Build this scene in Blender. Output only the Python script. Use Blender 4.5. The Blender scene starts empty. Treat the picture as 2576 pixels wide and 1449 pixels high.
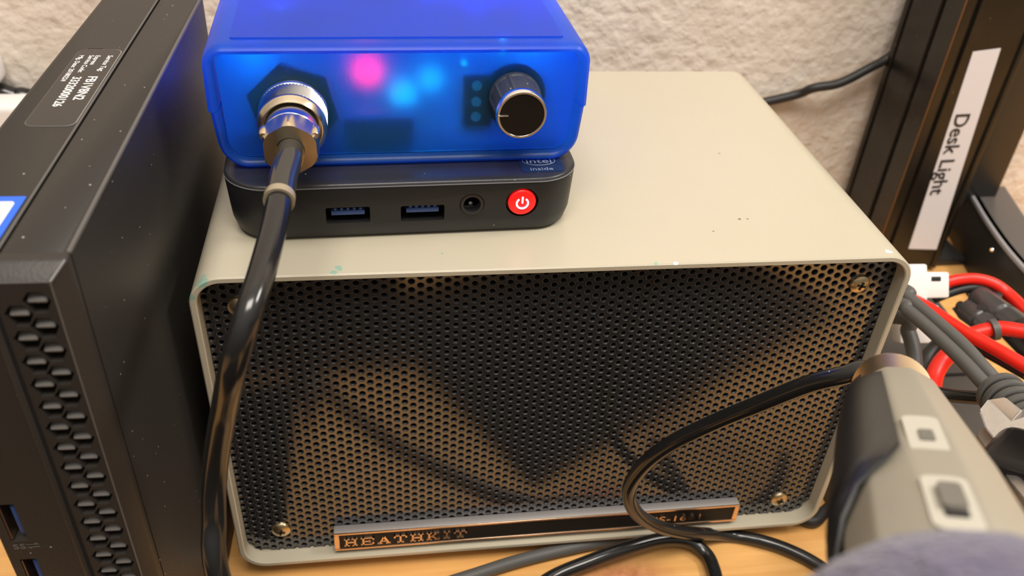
import bpy, bmesh, math, random
from mathutils import Vector, Matrix, Euler
random.seed(7)
R = math.radians
PI = math.pi
SC = bpy.context.scene
COL = SC.collection

# ------------------------------------------------------------------ materials
def new_mat(name):
    m = bpy.data.materials.new(name); m.use_nodes = True
    nt = m.node_tree
    return m, nt, nt.nodes['Principled BSDF']

def pm(name, col, rough=.5, metal=0., spec=.5, bump=None, vary=None, coat=0., dust=0., emis=None, trans=0., ior=1.45, sheen=0.):
    """procedural material; bump=(scale,strength,dist), vary=(scale,amount), dust=fraction of tiny pale specks"""
    m, nt, b = new_mat(name)
    N, L = nt.nodes, nt.links
    b.inputs['Base Color'].default_value = (*col, 1)
    b.inputs['Roughness'].default_value = rough
    b.inputs['Metallic'].default_value = metal
    b.inputs['Specular IOR Level'].default_value = spec
    b.inputs['Coat Weight'].default_value = coat
    b.inputs['Coat Roughness'].default_value = .12
    b.inputs['IOR'].default_value = ior
    b.inputs['Transmission Weight'].default_value = trans
    b.inputs['Sheen Weight'].default_value = sheen
    if emis:
        b.inputs['Emission Color'].default_value = (*emis[0], 1)
        b.inputs['Emission Strength'].default_value = emis[1]
    tc = N.new('ShaderNodeTexCoord')
    colsock = None
    if vary:
        n = N.new('ShaderNodeTexNoise'); n.inputs['Scale'].default_value = vary[0]; n.inputs['Detail'].default_value = 5
        L.new(tc.outputs['Object'], n.inputs['Vector'])
        mx = N.new('ShaderNodeMix'); mx.data_type = 'RGBA'
        L.new(n.outputs['Fac'], mx.inputs['Factor'])
        a = vary[1]
        mx.inputs[6].default_value = (*[max(0, c*(1-a)) for c in col], 1)
        mx.inputs[7].default_value = (*[min(1, c*(1+a)) for c in col], 1)
        colsock = mx.outputs[2]
    if dust:
        v = N.new('ShaderNodeTexVoronoi'); v.inputs['Scale'].default_value = 330; v.inputs['Randomness'].default_value = 1
        L.new(tc.outputs['Object'], v.inputs['Vector'])
        sep = N.new('ShaderNodeSeparateColor'); L.new(v.outputs['Color'], sep.inputs[0])
        lt = N.new('ShaderNodeMath'); lt.operation = 'LESS_THAN'; lt.inputs[1].default_value = .09
        L.new(v.outputs['Distance'], lt.inputs[0])
        gt = N.new('ShaderNodeMath'); gt.operation = 'LESS_THAN'; gt.inputs[1].default_value = dust
        L.new(sep.outputs[0], gt.inputs[0])
        mu = N.new('ShaderNodeMath'); mu.operation = 'MULTIPLY'
        L.new(lt.outputs[0], mu.inputs[0]); L.new(gt.outputs[0], mu.inputs[1])
        mx = N.new('ShaderNodeMix'); mx.data_type = 'RGBA'
        L.new(mu.outputs[0], mx.inputs['Factor'])
        if colsock: L.new(colsock, mx.inputs[6])
        else: mx.inputs[6].default_value = (*col, 1)
        mx.inputs[7].default_value = (.45, .44, .42, 1)
        colsock = mx.outputs[2]
    if colsock: L.new(colsock, b.inputs['Base Color'])
    if bump:
        n = N.new('ShaderNodeTexNoise'); n.inputs['Scale'].default_value = bump[0]; n.inputs['Detail'].default_value = 3
        L.new(tc.outputs['Object'], n.inputs['Vector'])
        bp = N.new('ShaderNodeBump'); bp.inputs['Strength'].default_value = bump[1]; bp.inputs['Distance'].default_value = bump[2]
        L.new(n.outputs['Fac'], bp.inputs['Height']); L.new(bp.outputs['Normal'], b.inputs['Normal'])
    return m

def wall_mat():
    m, nt, b = new_mat('painted_stucco'); N, L = nt.nodes, nt.links
    tc = N.new('ShaderNodeTexCoord')
    n = N.new('ShaderNodeTexNoise'); n.inputs['Scale'].default_value = 120; n.inputs['Detail'].default_value = 3; n.inputs['Roughness'].default_value = .5; n.inputs['Distortion'].default_value = .15
    v = N.new('ShaderNodeTexVoronoi'); v.feature = 'SMOOTH_F1'; v.inputs['Scale'].default_value = 150
    L.new(tc.outputs['Object'], n.inputs['Vector']); L.new(tc.outputs['Object'], v.inputs['Vector'])
    a = N.new('ShaderNodeMath'); a.operation = 'MULTIPLY_ADD'; a.inputs[1].default_value = -.30
    L.new(v.outputs['Distance'], a.inputs[0]); L.new(n.outputs['Fac'], a.inputs[2])
    bp = N.new('ShaderNodeBump'); bp.inputs['Strength'].default_value = 1; bp.inputs['Distance'].default_value = .0021
    L.new(a.outputs[0], bp.inputs['Height']); L.new(bp.outputs['Normal'], b.inputs['Normal'])
    n2 = N.new('ShaderNodeTexNoise'); n2.inputs['Scale'].default_value = 30; n2.inputs['Detail'].default_value = 6
    L.new(tc.outputs['Object'], n2.inputs['Vector'])
    r = N.new('ShaderNodeValToRGB')
    r.color_ramp.elements[0].position = .3; r.color_ramp.elements[0].color = (.70, .615, .52, 1)
    r.color_ramp.elements[1].position = .7; r.color_ramp.elements[1].color = (.80, .72, .625, 1)
    L.new(n2.outputs['Fac'], r.inputs[0]); L.new(r.outputs[0], b.inputs['Base Color'])
    b.inputs['Roughness'].default_value = .8
    return m

def wood_mat():
    m, nt, b = new_mat('maple_veneer'); N, L = nt.nodes, nt.links
    tc = N.new('ShaderNodeTexCoord'); mp = N.new('ShaderNodeMapping')
    mp.inputs['Scale'].default_value = (3, 60, 60); mp.inputs['Rotation'].default_value = (0, 0, .06)
    L.new(tc.outputs['Object'], mp.inputs[0])
    n = N.new('ShaderNodeTexNoise'); n.inputs['Scale'].default_value = 3; n.inputs['Detail'].default_value = 7; n.inputs['Distortion'].default_value = .6
    L.new(mp.outputs[0], n.inputs['Vector'])
    r = N.new('ShaderNodeValToRGB')
    r.color_ramp.elements[0].position = .3; r.color_ramp.elements[0].color = (.68, .34, .10, 1)
    r.color_ramp.elements[1].position = .75; r.color_ramp.elements[1].color = (.88, .50, .18, 1)
    L.new(n.outputs['Fac'], r.inputs[0])
    # a reddish patch blended into the desk colour
    vm = N.new('ShaderNodeVectorMath'); vm.operation = 'DISTANCE'
    sc = N.new('ShaderNodeVectorMath'); sc.operation = 'MULTIPLY'; sc.inputs[1].default_value = (1, 2.0, 0)
    L.new(tc.outputs['Object'], sc.inputs[0]); L.new(sc.outputs[0], vm.inputs[0]); vm.inputs[1].default_value = RED_PATCH
    mr = N.new('ShaderNodeMapRange'); mr.inputs[1].default_value = .010; mr.inputs[2].default_value = .030; mr.inputs[3].default_value = .8; mr.inputs[4].default_value = 0
    L.new(vm.outputs['Value'], mr.inputs[0])
    mx = N.new('ShaderNodeMix'); mx.data_type = 'RGBA'; L.new(mr.outputs[0], mx.inputs['Factor'])
    L.new(r.outputs[0], mx.inputs[6])
    r2 = N.new('ShaderNodeValToRGB')
    r2.color_ramp.elements[0].position = .35; r2.color_ramp.elements[0].color = (.36, .10, .05, 1)
    r2.color_ramp.elements[1].position = .7; r2.color_ramp.elements[1].color = (.62, .25, .13, 1)
    n3 = N.new('ShaderNodeTexNoise'); n3.inputs['Scale'].default_value = 260; L.new(tc.outputs['Object'], n3.inputs['Vector'])
    L.new(n3.outputs['Fac'], r2.inputs[0]); L.new(r2.outputs[0], mx.inputs[7])
    L.new(mx.outputs[2], b.inputs['Base Color'])
    b.inputs['Roughness'].default_value = .38
    return m
RED_PATCH = (.160, -.034, 0)

def enamel_mat():
    """olive beige enamel with chips down to a green primer"""
    m, nt, b = new_mat('beige_enamel'); N, L = nt.nodes, nt.links
    tc = N.new('ShaderNodeTexCoord')
    n = N.new('ShaderNodeTexNoise'); n.inputs['Scale'].default_value = 14; n.inputs['Detail'].default_value = 3
    L.new(tc.outputs['Object'], n.inputs['Vector'])
    r = N.new('ShaderNodeValToRGB')
    r.color_ramp.elements[0].color = (.455, .41, .31, 1); r.color_ramp.elements[1].color = (.495, .45, .345, 1)
    L.new(n.outputs['Fac'], r.inputs[0])
    last = r.outputs[0]
    wob = N.new('ShaderNodeTexNoise'); wob.inputs['Scale'].default_value = 520; wob.inputs['Detail'].default_value = 4
    L.new(tc.outputs['Object'], wob.inputs['Vector'])
    for (p, rad, col) in CHIPS:
        d = N.new('ShaderNodeVectorMath'); d.operation = 'DISTANCE'; d.inputs[1].default_value = p
        L.new(tc.outputs['Object'], d.inputs[0])
        ad = N.new('ShaderNodeMath'); ad.operation = 'MULTIPLY_ADD'; ad.inputs[1].default_value = rad*2.2
        L.new(wob.outputs['Fac'], ad.inputs[0]); L.new(d.outputs['Value'], ad.inputs[2])
        lt = N.new('ShaderNodeMath'); lt.operation = 'LESS_THAN'; lt.inputs[1].default_value = rad*1.9
        L.new(ad.outputs[0], lt.inputs[0])
        mx = N.new('ShaderNodeMix'); mx.data_type = 'RGBA'; L.new(lt.outputs[0], mx.inputs['Factor'])
        L.new(last, mx.inputs[6]); mx.inputs[7].default_value = (*col, 1); last = mx.outputs[2]
    L.new(last, b.inputs['Base Color'])
    b.inputs['Roughness'].default_value = .30
    b2 = N.new('ShaderNodeTexNoise'); b2.inputs['Scale'].default_value = 900
    L.new(tc.outputs['Object'], b2.inputs['Vector'])
    bp = N.new('ShaderNodeBump'); bp.inputs['Strength'].default_value = .06; bp.inputs['Distance'].default_value = .0004
    L.new(b2.outputs['Fac'], bp.inputs['Height']); L.new(bp.outputs['Normal'], b.inputs['Normal'])
    return m
GRN = (.28, .42, .33)
PALE = (.75, .74, .66)
BROWN = (.20, .13, .07)
CHIPS = [((.0048, .001, .1545), .0030, GRN), ((.0012, .001, .1490), .0020, GRN), ((.0485, .0035, .1564), .0018, GRN),
         ((.0470, .0015, .1564), .0016, GRN), ((.083, .0105, .1564), .0009, GRN), ((.251, .036, .1564), .0020, PALE),
         ((.2495, .0045, .1564), .0016, PALE), ((.244, .0035, .1564), .0016, PALE), ((.156, .0008, .1562), .0010, GRN),
         ((.196, .028, .1564), .0006, BROWN), ((.199, .028, .1564), .0006, BROWN), ((.183, .020, .1564), .0005, BROWN),
         ((.163, .0005, .156), .0009, PALE), ((.206, .081, .1564), .0005, BROWN)]

def blue_mat(name, rough, base, trans, bump=True, ior=1.25, coat=.4, tcol=(.05, .27, .95)):
    """frosted translucent blue plastic"""
    m, nt, b = new_mat(name); N, L = nt.nodes, nt.links
    b.inputs['Base Color'].default_value = (*base, 1)
    b.inputs['Coat Weight'].default_value = coat; b.inputs['Coat Roughness'].default_value = .35
    b.inputs['Roughness'].default_value = rough
    b.inputs['Transmission Weight'].default_value = trans
    b.inputs['IOR'].default_value = ior
    if bump:
        tc = N.new('ShaderNodeTexCoord'); n = N.new('ShaderNodeTexNoise'); n.inputs['Scale'].default_value = 1100
        L.new(tc.outputs['Object'], n.inputs['Vector'])
        bp = N.new('ShaderNodeBump'); bp.inputs['Strength'].default_value = .25; bp.inputs['Distance'].default_value = .0003
        L.new(n.outputs['Fac'], bp.inputs['Height']); L.new(bp.outputs['Normal'], b.inputs['Normal'])
    tr = N.new('ShaderNodeBsdfTranslucent'); tr.inputs['Color'].default_value = (*tcol, 1)
    mix = N.new('ShaderNodeMixShader'); mix.inputs[0].default_value = .35
    out = N['Material Output']
    L.new(b.outputs[0], mix.inputs[1]); L.new(tr.outputs[0], mix.inputs[2]); L.new(mix.outputs[0], out.inputs['Surface'])
    return m

M = {}
M['wall'] = wall_mat()
M['wood'] = wood_mat()
M['enamel'] = enamel_mat()
M['grille'] = pm('black_perforated_steel', (.165, .165, .17), metal=.9, rough=.13, bump=(45, .05, .0006))
M['grille_rim'] = pm('black_paint_in_holes', (.022, .022, .023), rough=.38, spec=.7)
M['cloth'] = pm('black_speaker_cloth', (.004, .004, .005), rough=.9)
M['brass'] = pm('dull_brass', (.62, .50, .31), rough=.32, metal=1, vary=(900, .25))
M['dark'] = pm('dark_recess', (.01, .01, .01), rough=.6)
M['gold'] = pm('copper_coloured_badge_rim', (.80, .55, .37), rough=.28, metal=1, vary=(700, .15))
M['badge'] = pm('black_badge_enamel', (.010, .009, .009), rough=.5, spec=.25)
M['badge_side'] = pm('brushed_grey_badge_side', (.35, .33, .32), rough=.55, metal=.6)
M['minipc'] = pm('black_matte_plastic', (.012, .012, .013), rough=.42, bump=(1500, .12, .0002), dust=.035)
M['pc_top'] = pm('black_painted_steel', (.022, .020, .018), rough=.42, bump=(1400, .25, .0003), dust=.15)
M['pc_front'] = pm('charcoal_textured_plastic', (.028, .024, .021), rough=.45, bump=(1300, .3, .0003), dust=.04)
M['pc_gap'] = pm('seam_shadow_rubber', (.003, .003, .003), rough=.8)
M['pc_edge_lit'] = pm('grey_highlight_edge', (.10, .095, .09), rough=.35)  # lighter grey that paints the highlight along the computer's edges
M['usb_blue'] = pm('blue_usb_tongue', (.03, .07, .22), rough=.35)
M['port_metal'] = pm('port_steel', (.25, .25, .26), rough=.35, metal=1)
M['port_dark'] = pm('port_dark_metal', (.05, .05, .055), rough=.3, metal=.8)
M['red_btn'] = pm('lit_red_button', (.8, .012, .01), rough=.3, emis=((1, .01, .01), .35))
M['icon'] = pm('lit_icon', (.9, .8, 1), emis=((.75, .72, 1), 2.2))
M['sticker'] = pm('dark_blue_sticker', (.012, .022, .055), rough=.25)
M['sticker_txt'] = pm('silver_sticker_print', (.22, .26, .34), rough=.35)
M['silver_txt'] = pm('white_print', (.75, .75, .74), rough=.4)
M['tag_bg'] = pm('glossy_black_tag', (.03, .027, .025), rough=.2)
M['tag_rim'] = pm('silver_tag_edge', (.5, .5, .5), rough=.3, metal=.7)
M['dim_txt'] = pm('grey_print', (.14, .13, .12), rough=.5)
M['badge_blue'] = pm('bright_blue_sticker', (.02, .13, .75), rough=.3)
M['badge_white'] = pm('cream_sticker_face', (.75, .72, .65), rough=.35)
M['blue_shell'] = blue_mat('translucent_blue_plastic', .38, (.04, .26, 1.0), .80)
M['blue_panel'] = blue_mat('frosted_blue_panel', .45, (.05, .52, 1.0), .92, ior=1.45, coat=0, tcol=(.01, .45, 1))
M['pcb'] = pm('green_circuit_board', (.01, .06, .04), rough=.5)
M['comp'] = pm('black_component', (.012, .013, .016), rough=.5)
M['comp_grey'] = pm('grey_component', (.35, .38, .42), rough=.4)
M['led_pink'] = pm('pink_led', (1, .2, .6), emis=((1, .0012, .0035), 120))
M['led_cyan'] = pm('cyan_led', (.2, 1, .9), emis=((.02, .70, .62), 4.5))
M['fill_blue'] = pm('blue_fill_light', (.2, .4, 1), emis=((.04, .40, 1), 34))  # for the added, unseen fill lights in the blue box
M['nickel'] = pm('polished_nickel', (.78, .75, .70), rough=.16, metal=1)
M['nickel_g'] = pm('gilded_nickel', (.78, .66, .48), rough=.22, metal=1, vary=(400, .12))
M['knurl'] = pm('knurled_nickel', (.80, .77, .73), rough=.22, metal=1)
M['knurl_g'] = pm('knurled_champagne_metal', (.82, .66, .45), rough=.36, metal=1)
M['cable'] = pm('glossy_black_cable', (.012, .012, .012), rough=.17, spec=.7, dust=.05)
M['sleeve'] = pm('shiny_black_heat_shrink', (.03, .028, .025), rough=.10, spec=.8)
M['ribbon'] = pm('yellowish_clear_ring', (.30, .25, .17), rough=.2)
M['grey_cable'] = pm('grey_cable_jacket', (.085, .083, .078), rough=.5, dust=.05)
M['matt_cable'] = pm('matt_black_cable', (.02, .019, .018), rough=.45)
M['knob_rub'] = pm('dusty_black_rubber', (.030, .034, .045), rough=.55, bump=(900, .6, .0004), dust=.30)
M['knob_cap'] = pm('black_anodised_cap', (.010, .009, .009), rough=.22, metal=.3)
M['alu'] = pm('bright_aluminium', (.85, .84, .82), rough=.2, metal=1)
M['mic'] = pm('grey_painted_metal', (.30, .275, .22), rough=.42, bump=(1800, .15, .0002))
M['mic_win'] = pm('pale_grey_print', (.47, .45, .385), rough=.5)
M['mic_sw'] = pm('grey_switch', (.16, .15, .13), rough=.45)
M['rubber'] = pm('black_rubber', (.016, .016, .017), rough=.36, vary=(250, .3))
M['foam'] = pm('slate_purple_foam', (.105, .095, .15), rough=.95, bump=(900, .7, .0015), vary=(300, .3), sheen=.3)
M['post'] = pm('black_anodised_extrusion', (.050, .047, .041), metal=.85, rough=.28, vary=(40, .3), dust=.05)
M['post_edge'] = pm('bronze_edge', (.20, .10, .04), rough=.4, metal=.5)
M['label'] = pm('white_label_tape', (.72, .70, .72), rough=.35)
M['ink'] = pm('black_label_ink', (.02, .02, .02), rough=.4)
M['base'] = pm('black_satin_plastic', (.022, .021, .020), rough=.38)
M['base_edge_lit'] = pm('silver_edge_highlight', (.30, .29, .30), rough=.3)  # silver paints the highlight on the black foot's edge
M['base_top_lit'] = pm('lit_top_grey', (.10, .09, .083), rough=.30)  # lighter grey paints the lit top of the black foot
M['nylon'] = pm('white_nylon', (.78, .74, .71), rough=.35)
M['red'] = pm('red_wire', (.80, .018, .008), rough=.38)
M['tray'] = pm('dark_grey_box', (.060, .052, .045), rough=.5, vary=(25, .3))
M['steel'] = pm('satin_steel', (.62, .61, .60), rough=.33, metal=1, vary=(500, .12))
M['white'] = pm('white_plastic', (.8, .78, .76), rough=.35)

# ------------------------------------------------------------------ mesh helpers
def link(name, me, mat=None, parent=None, smooth=True, angle=40):
    o = bpy.data.objects.new(name, me); COL.objects.link(o)
    if mat is not None and not me.materials:
        me.materials.append(mat if not isinstance(mat, str) else M[mat])
    if smooth:
        me.polygons.foreach_set('use_smooth', [True]*len(me.polygons))
        try: me.set_sharp_from_angle(angle=R(angle))
        except Exception: pass
    if parent is not None: o.parent = parent
    return o

def fin(name, bm, mat, parent=None, smooth=True, angle=40, recalc=True):
    if recalc: bmesh.ops.recalc_face_normals(bm, faces=bm.faces[:])
    me = bpy.data.meshes.new(name); bm.to_mesh(me); bm.free()
    return link(name, me, mat, parent, smooth, angle)

def empty(name, loc=(0, 0, 0), rot=(0, 0, 0)):
    o = bpy.data.objects.new(name, None); COL.objects.link(o)
    o.empty_display_size = .01
    o.location = loc; o.rotation_euler = rot
    return o

def tag(o, label=None, cat=None, group=None, kind=None):
    if label: o['label'] = label
    if cat: o['category'] = cat
    if group: o['group'] = group
    if kind: o['kind'] = kind
    return o

def bev_box(bm, x0, x1, y0, y1, z0, z1, b=0., seg=2, mat4=None):
    r = bmesh.ops.create_cube(bm, size=1)
    vs = r['verts']
    bmesh.ops.scale(bm, vec=(x1-x0, y1-y0, z1-z0), verts=vs)
    bmesh.ops.translate(bm, vec=((x0+x1)/2, (y0+y1)/2, (z0+z1)/2), verts=vs)
    if b > 0:
        es = list({e for v in vs for e in v.link_edges})
        rr = bmesh.ops.bevel(bm, geom=es, offset=b, segments=seg, profile=.5, affect='EDGES')
        vs = list({v for f in rr['faces'] for v in f.verts} | {v for v in vs if v.is_valid})
    if mat4 is not None: bmesh.ops.transform(bm, matrix=mat4, verts=vs)
    return vs

def box(name, x0, x1, y0, y1, z0, z1, mat, parent=None, b=.0005, seg=2):
    bm = bmesh.new(); bev_box(bm, x0, x1, y0, y1, z0, z1, b, seg)
    return fin(name, bm, mat, parent)

def frame_to(axis, up=(0, 0, 1)):
    """3x3 with columns (u, v, axis)"""
    a = Vector(axis).normalized(); u = Vector(up)
    if abs(a.dot(u)) > .97: u = Vector((1, 0, 0))
    s = u.cross(a).normalized(); t = a.cross(s).normalized()
    return Matrix((s, t, a)).transposed()

def lathe(bm, prof, org, axis, seg=48, up=(0, 0, 1), cap0=True, cap1=True, ang0=0.):
    """prof: list of (t, r) along axis from org"""
    F = frame_to(axis, up); org = Vector(org); rings = []
    for t, r in prof:
        ring = []
        for k in range(seg):
            a = 2*PI*k/seg + ang0
            ring.append(bm.verts.new(org + F @ Vector((r*math.cos(a), r*math.sin(a), t))))
        rings.append(ring)
    for A, B in zip(rings, rings[1:]):
        for k in range(seg):
            bm.faces.new((A[k], A[(k+1) % seg], B[(k+1) % seg], B[k]))
    if cap0: bm.faces.new(rings[0][::-1])
    if cap1: bm.faces.new(rings[-1])
    return rings

def lathe_obj(name, prof, org, axis, mat, parent=None, seg=48, angle=35, **k):
    bm = bmesh.new(); lathe(bm, prof, org, axis, seg, **k)
    return fin(name, bm, mat, parent, angle=angle)

def spline(pts, n=10):
    P = [Vector(p) for p in pts]; P = [P[0]*2-P[1]] + P + [P[-1]*2-P[-2]]
    out = []
    for i in range(1, len(P)-2):
        a, b, c, d = P[i-1:i+3]
        for k in range(n):
            t = k/n
            out.append(.5*((2*b)+(c-a)*t+(2*a-5*b+4*c-d)*t*t+(3*b-a-3*c+d)*t**3))
    out.append(P[-2]); return out

def tube_mesh(bm, pts, r, seg=18, n=10, ripple=0.):
    P = spline(pts, n) if n else [Vector(p) for p in pts]
    T = []
    for i in range(len(P)):
        T.append((P[min(i+1, len(P)-1)]-P[max(i-1, 0)]).normalized())
    u = T[0].orthogonal().normalized(); rings = []
    for i, p in enumerate(P):
        u = (u - T[i]*u.dot(T[i])).normalized(); w = T[i].cross(u)
        rr = r[min(i, len(r)-1)] if isinstance(r, (list, tuple)) else r
        rr *= 1 + ripple*math.sin(i*1.7)
        rings.append([bm.verts.new(p + (u*math.cos(2*PI*k/seg)+w*math.sin(2*PI*k/seg))*rr) for k in range(seg)])
    for A, B in zip(rings, rings[1:]):
        for k in range(seg): bm.faces.new((A[k], A[(k+1) % seg], B[(k+1) % seg], B[k]))
    bm.faces.new(rings[0][::-1]); bm.faces.new(rings[-1])

def tube(name, pts, r, mat, parent=None, seg=18, n=10, ripple=0.):
    bm = bmesh.new(); tube_mesh(bm, pts, r, seg, n, ripple)
    return fin(name, bm, mat, parent, angle=60)

def rrect(x0, x1, z0, z1, r, n=8):
    """rounded rectangle outline, counter-clockwise, r may be a 4-tuple (bl, br, tr, tl)"""
    if not isinstance(r, (tuple, list)): r = (r,)*4
    out = []
    for (cx, cz, a0, rr) in ((x0+r[0], z0+r[0], PI, r[0]), (x1-r[1], z0+r[1], 1.5*PI, r[1]), (x1-r[2], z1-r[2], 0, r[2]), (x0+r[3], z1-r[3], .5*PI, r[3])):
        for k in range(n+1):
            a = a0+.5*PI*k/n
            out.append((cx+rr*math.cos(a), cz+rr*math.sin(a)))
    return out

def loft(bm, rings, close=True, cap0=False, cap1=False, ring_close=False):
    V = [[bm.verts.new(p) for p in ring] for ring in rings]
    m = len(V[0])
    pairs = list(zip(V, V[1:])) + ([(V[-1], V[0])] if ring_close else [])
    for A, B in pairs:
        for k in range(m if close else m-1):
            bm.faces.new((A[k], A[(k+1) % m], B[(k+1) % m], B[k]))
    if cap0: bm.faces.new(V[0][::-1])
    if cap1: bm.faces.new(V[-1])
    return V

def boolean_cut(o, cutters):
    """subtract cutter bmeshes from a mesh object, result baked in"""
    for cb in cutters:
        bmesh.ops.recalc_face_normals(cb, faces=cb.faces[:])
        me = bpy.data.meshes.new('cutter'); cb.to_mesh(me); cb.free()
        c = bpy.data.objects.new('cutter', me); COL.objects.link(c); c.parent = o.parent
        md = o.modifiers.new('cut', 'BOOLEAN'); md.operation = 'DIFFERENCE'; md.object = c; md.solver = 'EXACT'
        bpy.context.view_layer.update()
        dg = bpy.context.evaluated_depsgraph_get()
        nm = bpy.data.meshes.new_from_object(o.evaluated_get(dg))
        o.modifiers.clear(); o.data = nm
        bpy.data.objects.remove(c)
    o.data.polygons.foreach_set('use_smooth', [True]*len(o.data.polygons))
    o.data.set_sharp_from_angle(angle=R(35))

def text_obj(name, body, size, mat, M4, parent=None, depth=.00008, align='LEFT', sx=1., bold=0.):
    cu = bpy.data.curves.new('t', 'FONT'); cu.body = body; cu.size = size; cu.extrude = depth; cu.align_x = align; cu.offset = bold
    cu.resolution_u = 3
    t = bpy.data.objects.new('t', cu); COL.objects.link(t)
    bpy.context.view_layer.update()
    dg = bpy.context.evaluated_depsgraph_get()
    me = bpy.data.meshes.new_from_object(t.evaluated_get(dg)); bpy.data.objects.remove(t)
    me.transform(Matrix.Diagonal((sx, 1, 1, 1))); me.transform(M4)
    me.materials.clear()
    return link(name, me, mat, parent, smooth=False)

def basis(org, xdir, ydir):
    x = Vector(xdir).normalized(); y = Vector(ydir).normalized(); z = x.cross(y)
    m = Matrix((x, y, z)).transposed().to_4x4(); m.translation = Vector(org); return m

# ------------------------------------------------------------------ the setting
bm = bmesh.new(); bev_box(bm, -1.2, 1.6, .272, .372, -.75, 1.7, 0)
w = fin('wall_back', bm, 'wall', smooth=False); tag(w, kind='structure')
bm = bmesh.new(); bev_box(bm, -1.2, 1.6, -1.8, .272, -.80, -.75, 0)
fl = fin('floor', bm, pm('grey_carpet', (.10, .09, .08), rough=.95, vary=(60, .3)), smooth=False); tag(fl, kind='structure')

desk = empty('desk', (.3, 0, -.75)); tag(desk, 'orange-toned maple veneer desk carrying all the equipment', 'desk')
def dchild(o): o.parent = desk; o.matrix_parent_inverse = Matrix.Translation((-.3, 0, .75)); return o
dchild(box('desktop', -.55, 1.15, -.42, .268, -.03, 0, 'wood', b=.002))
for sx, sy in ((-.5, -.38), (1.1, -.38), (-.5, .22), (1.1, .22)):
    dchild(box('leg', sx-.025, sx+.025, sy-.025, sy+.025, -.75, -.03, 'base', b=.002))

# ------------------------------------------------------------------ the speaker
W, H, D, Z0 = .254, .1484, .1723, .008
sp = empty('speaker', (W/2, D/2, 0)); tag(sp, 'beige enamelled speaker cabinet with a black perforated front, under the small computer', 'speaker')
def sc(o): o.parent = sp; o.matrix_parent_inverse = Matrix.Translation((-W/2, -D/2, 0)); return o
bm = bmesh.new(); TH = .0024
def rr3(ins, y, rad): return [(x, y, z) for x, z in rrect(ins, W-ins, Z0+ins, Z0+H-ins, rad, 10)]
loft(bm, [rr3(TH, D-.004, .0085), rr3(TH, .0004, .0085), rr3(TH-.0004, 0, .0089), rr3(.0005, 0, .0105), rr3(0, .0005, .011),
          rr3(0, D-.001, .011), rr3(.001, D, .010), rr3(TH, D, .0085)], ring_close=True)
sc(fin('cabinet_shell', bm, 'enamel', angle=28))
bm = bmesh.new(); loft(bm, [rr3(TH-.0003, D-.003, .0086), rr3(TH-.0003, D-.001, .0086)], cap0=True, cap1=True)
sc(fin('back_panel', bm, 'minipc'))
# perforated grille: staggered holes with pressed rims
def build_grille():
    bm = bmesh.new(); p = .00361; cs = p*.8660; hr = p/math.sqrt(3); cache = {}
    yg = .0062
    def vget(x, y, z):
        k = (round(x*2e5), round(y*2e5), round(z*2e5))
        v = cache.get(k)
        if v is None: v = cache[k] = bm.verts.new((x, y, z))
        return v
    x0, x1, z0, z1 = .0018, W-.0018, Z0+.0018, Z0+H-.0018
    def inside(x, z):
        if not (x0 <= x <= x1 and z0 <= z <= z1): return False
        rr = .0085; dx = max(x0+rr-x, x-(x1-rr), 0); dz = max(z0+rr-z, z-(z1-rr), 0)
        return dx == 0 or dz == 0 or dx*dx+dz*dz <= (rr-.0016)**2
    cl = lambda x, z: (min(max(x, x0-.0003), x1+.0003), min(max(z, z0-.0003), z1+.0003))
    nc = int(W/cs)+2
    for i in range(-1, nc):
        for j in range(-1, int(H/p)+2):
            cx = .0035+i*cs; cz = Z0+.0030+(j+(.5 if i % 2 else 0))*p
            if not inside(cx, cz): continue
            out = []
            for k in range(6):
                a0 = k*PI/3; a1 = (k+1)*PI/3
                pa = (cx+hr*math.cos(a0), cz+hr*math.sin(a0)); pb = (cx+hr*math.cos(a1), cz+hr*math.sin(a1))
                out.append(cl(*pa)); out.append(cl((pa[0]+pb[0])/2, (pa[1]+pb[1])/2))
            prev = [vget(x, yg, z) for x, z in out]
            if len({id(v) for v in prev}) < 12: continue
            for (rad, dy) in ((.00136, 0), (.00112, .00010), (.00098, .00034), (.00094, .0013)):
                cur = [bm.verts.new((cx+rad*math.cos(k*PI/6), yg+dy, cz+rad*math.sin(k*PI/6))) for k in range(12)]
                for k in range(12):
                    try: bm.faces.new((prev[k], prev[(k+1) % 12], cur[(k+1) % 12], cur[k])).material_index = 1 if dy > 0 else 0
                    except ValueError: pass
                prev = cur
    bmesh.ops.recalc_face_normals(bm, faces=bm.faces[:])
    mis = [f.material_index for f in bm.faces]
    g = fin('perforated_grille', bm, 'grille', angle=10, recalc=False)
    g.data.materials.append(M['grille_rim'])
    g.data.polygons.foreach_set('material_index', mis)
    return g
sc(build_grille())
bm = bmesh.new(); loft(bm, [rr3(TH-.0003, .0095, .0086), rr3(TH-.0003, .0105, .0086)], cap0=True, cap1=True)
sc(fin('speaker_cloth', bm, 'cloth'))
def screw(x, z):
    o = lathe_obj('screw', [(-.0008, .0040), (.0002, .0040), (.0010, .0037), (.0017, .0026), (.0019, .0012)], (x, .0062, z), (0, -1, 0), 'brass', seg=32)
    sc(o)
    bm = bmesh.new(); rot = Matrix.Translation((x, .0043, z)) @ Matrix.Rotation(.25, 4, 'Y')
    bev_box(bm, -.0017, .0017, -.0003, .0006, -.0004, .0004, 0, mat4=rot)
    bev_box(bm, -.0004, .0004, -.0003, .0006, -.0017, .0017, 0, mat4=rot)
    s = fin('cross_slot', bm, 'dark', smooth=False); s.parent = o; s.matrix_parent_inverse = (Matrix.Translation((W/2, D/2, 0))).inverted() if False else Matrix()
    s.parent = o; s.matrix_parent_inverse = sp_inv
sp_inv = Matrix.Identity(4)
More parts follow.
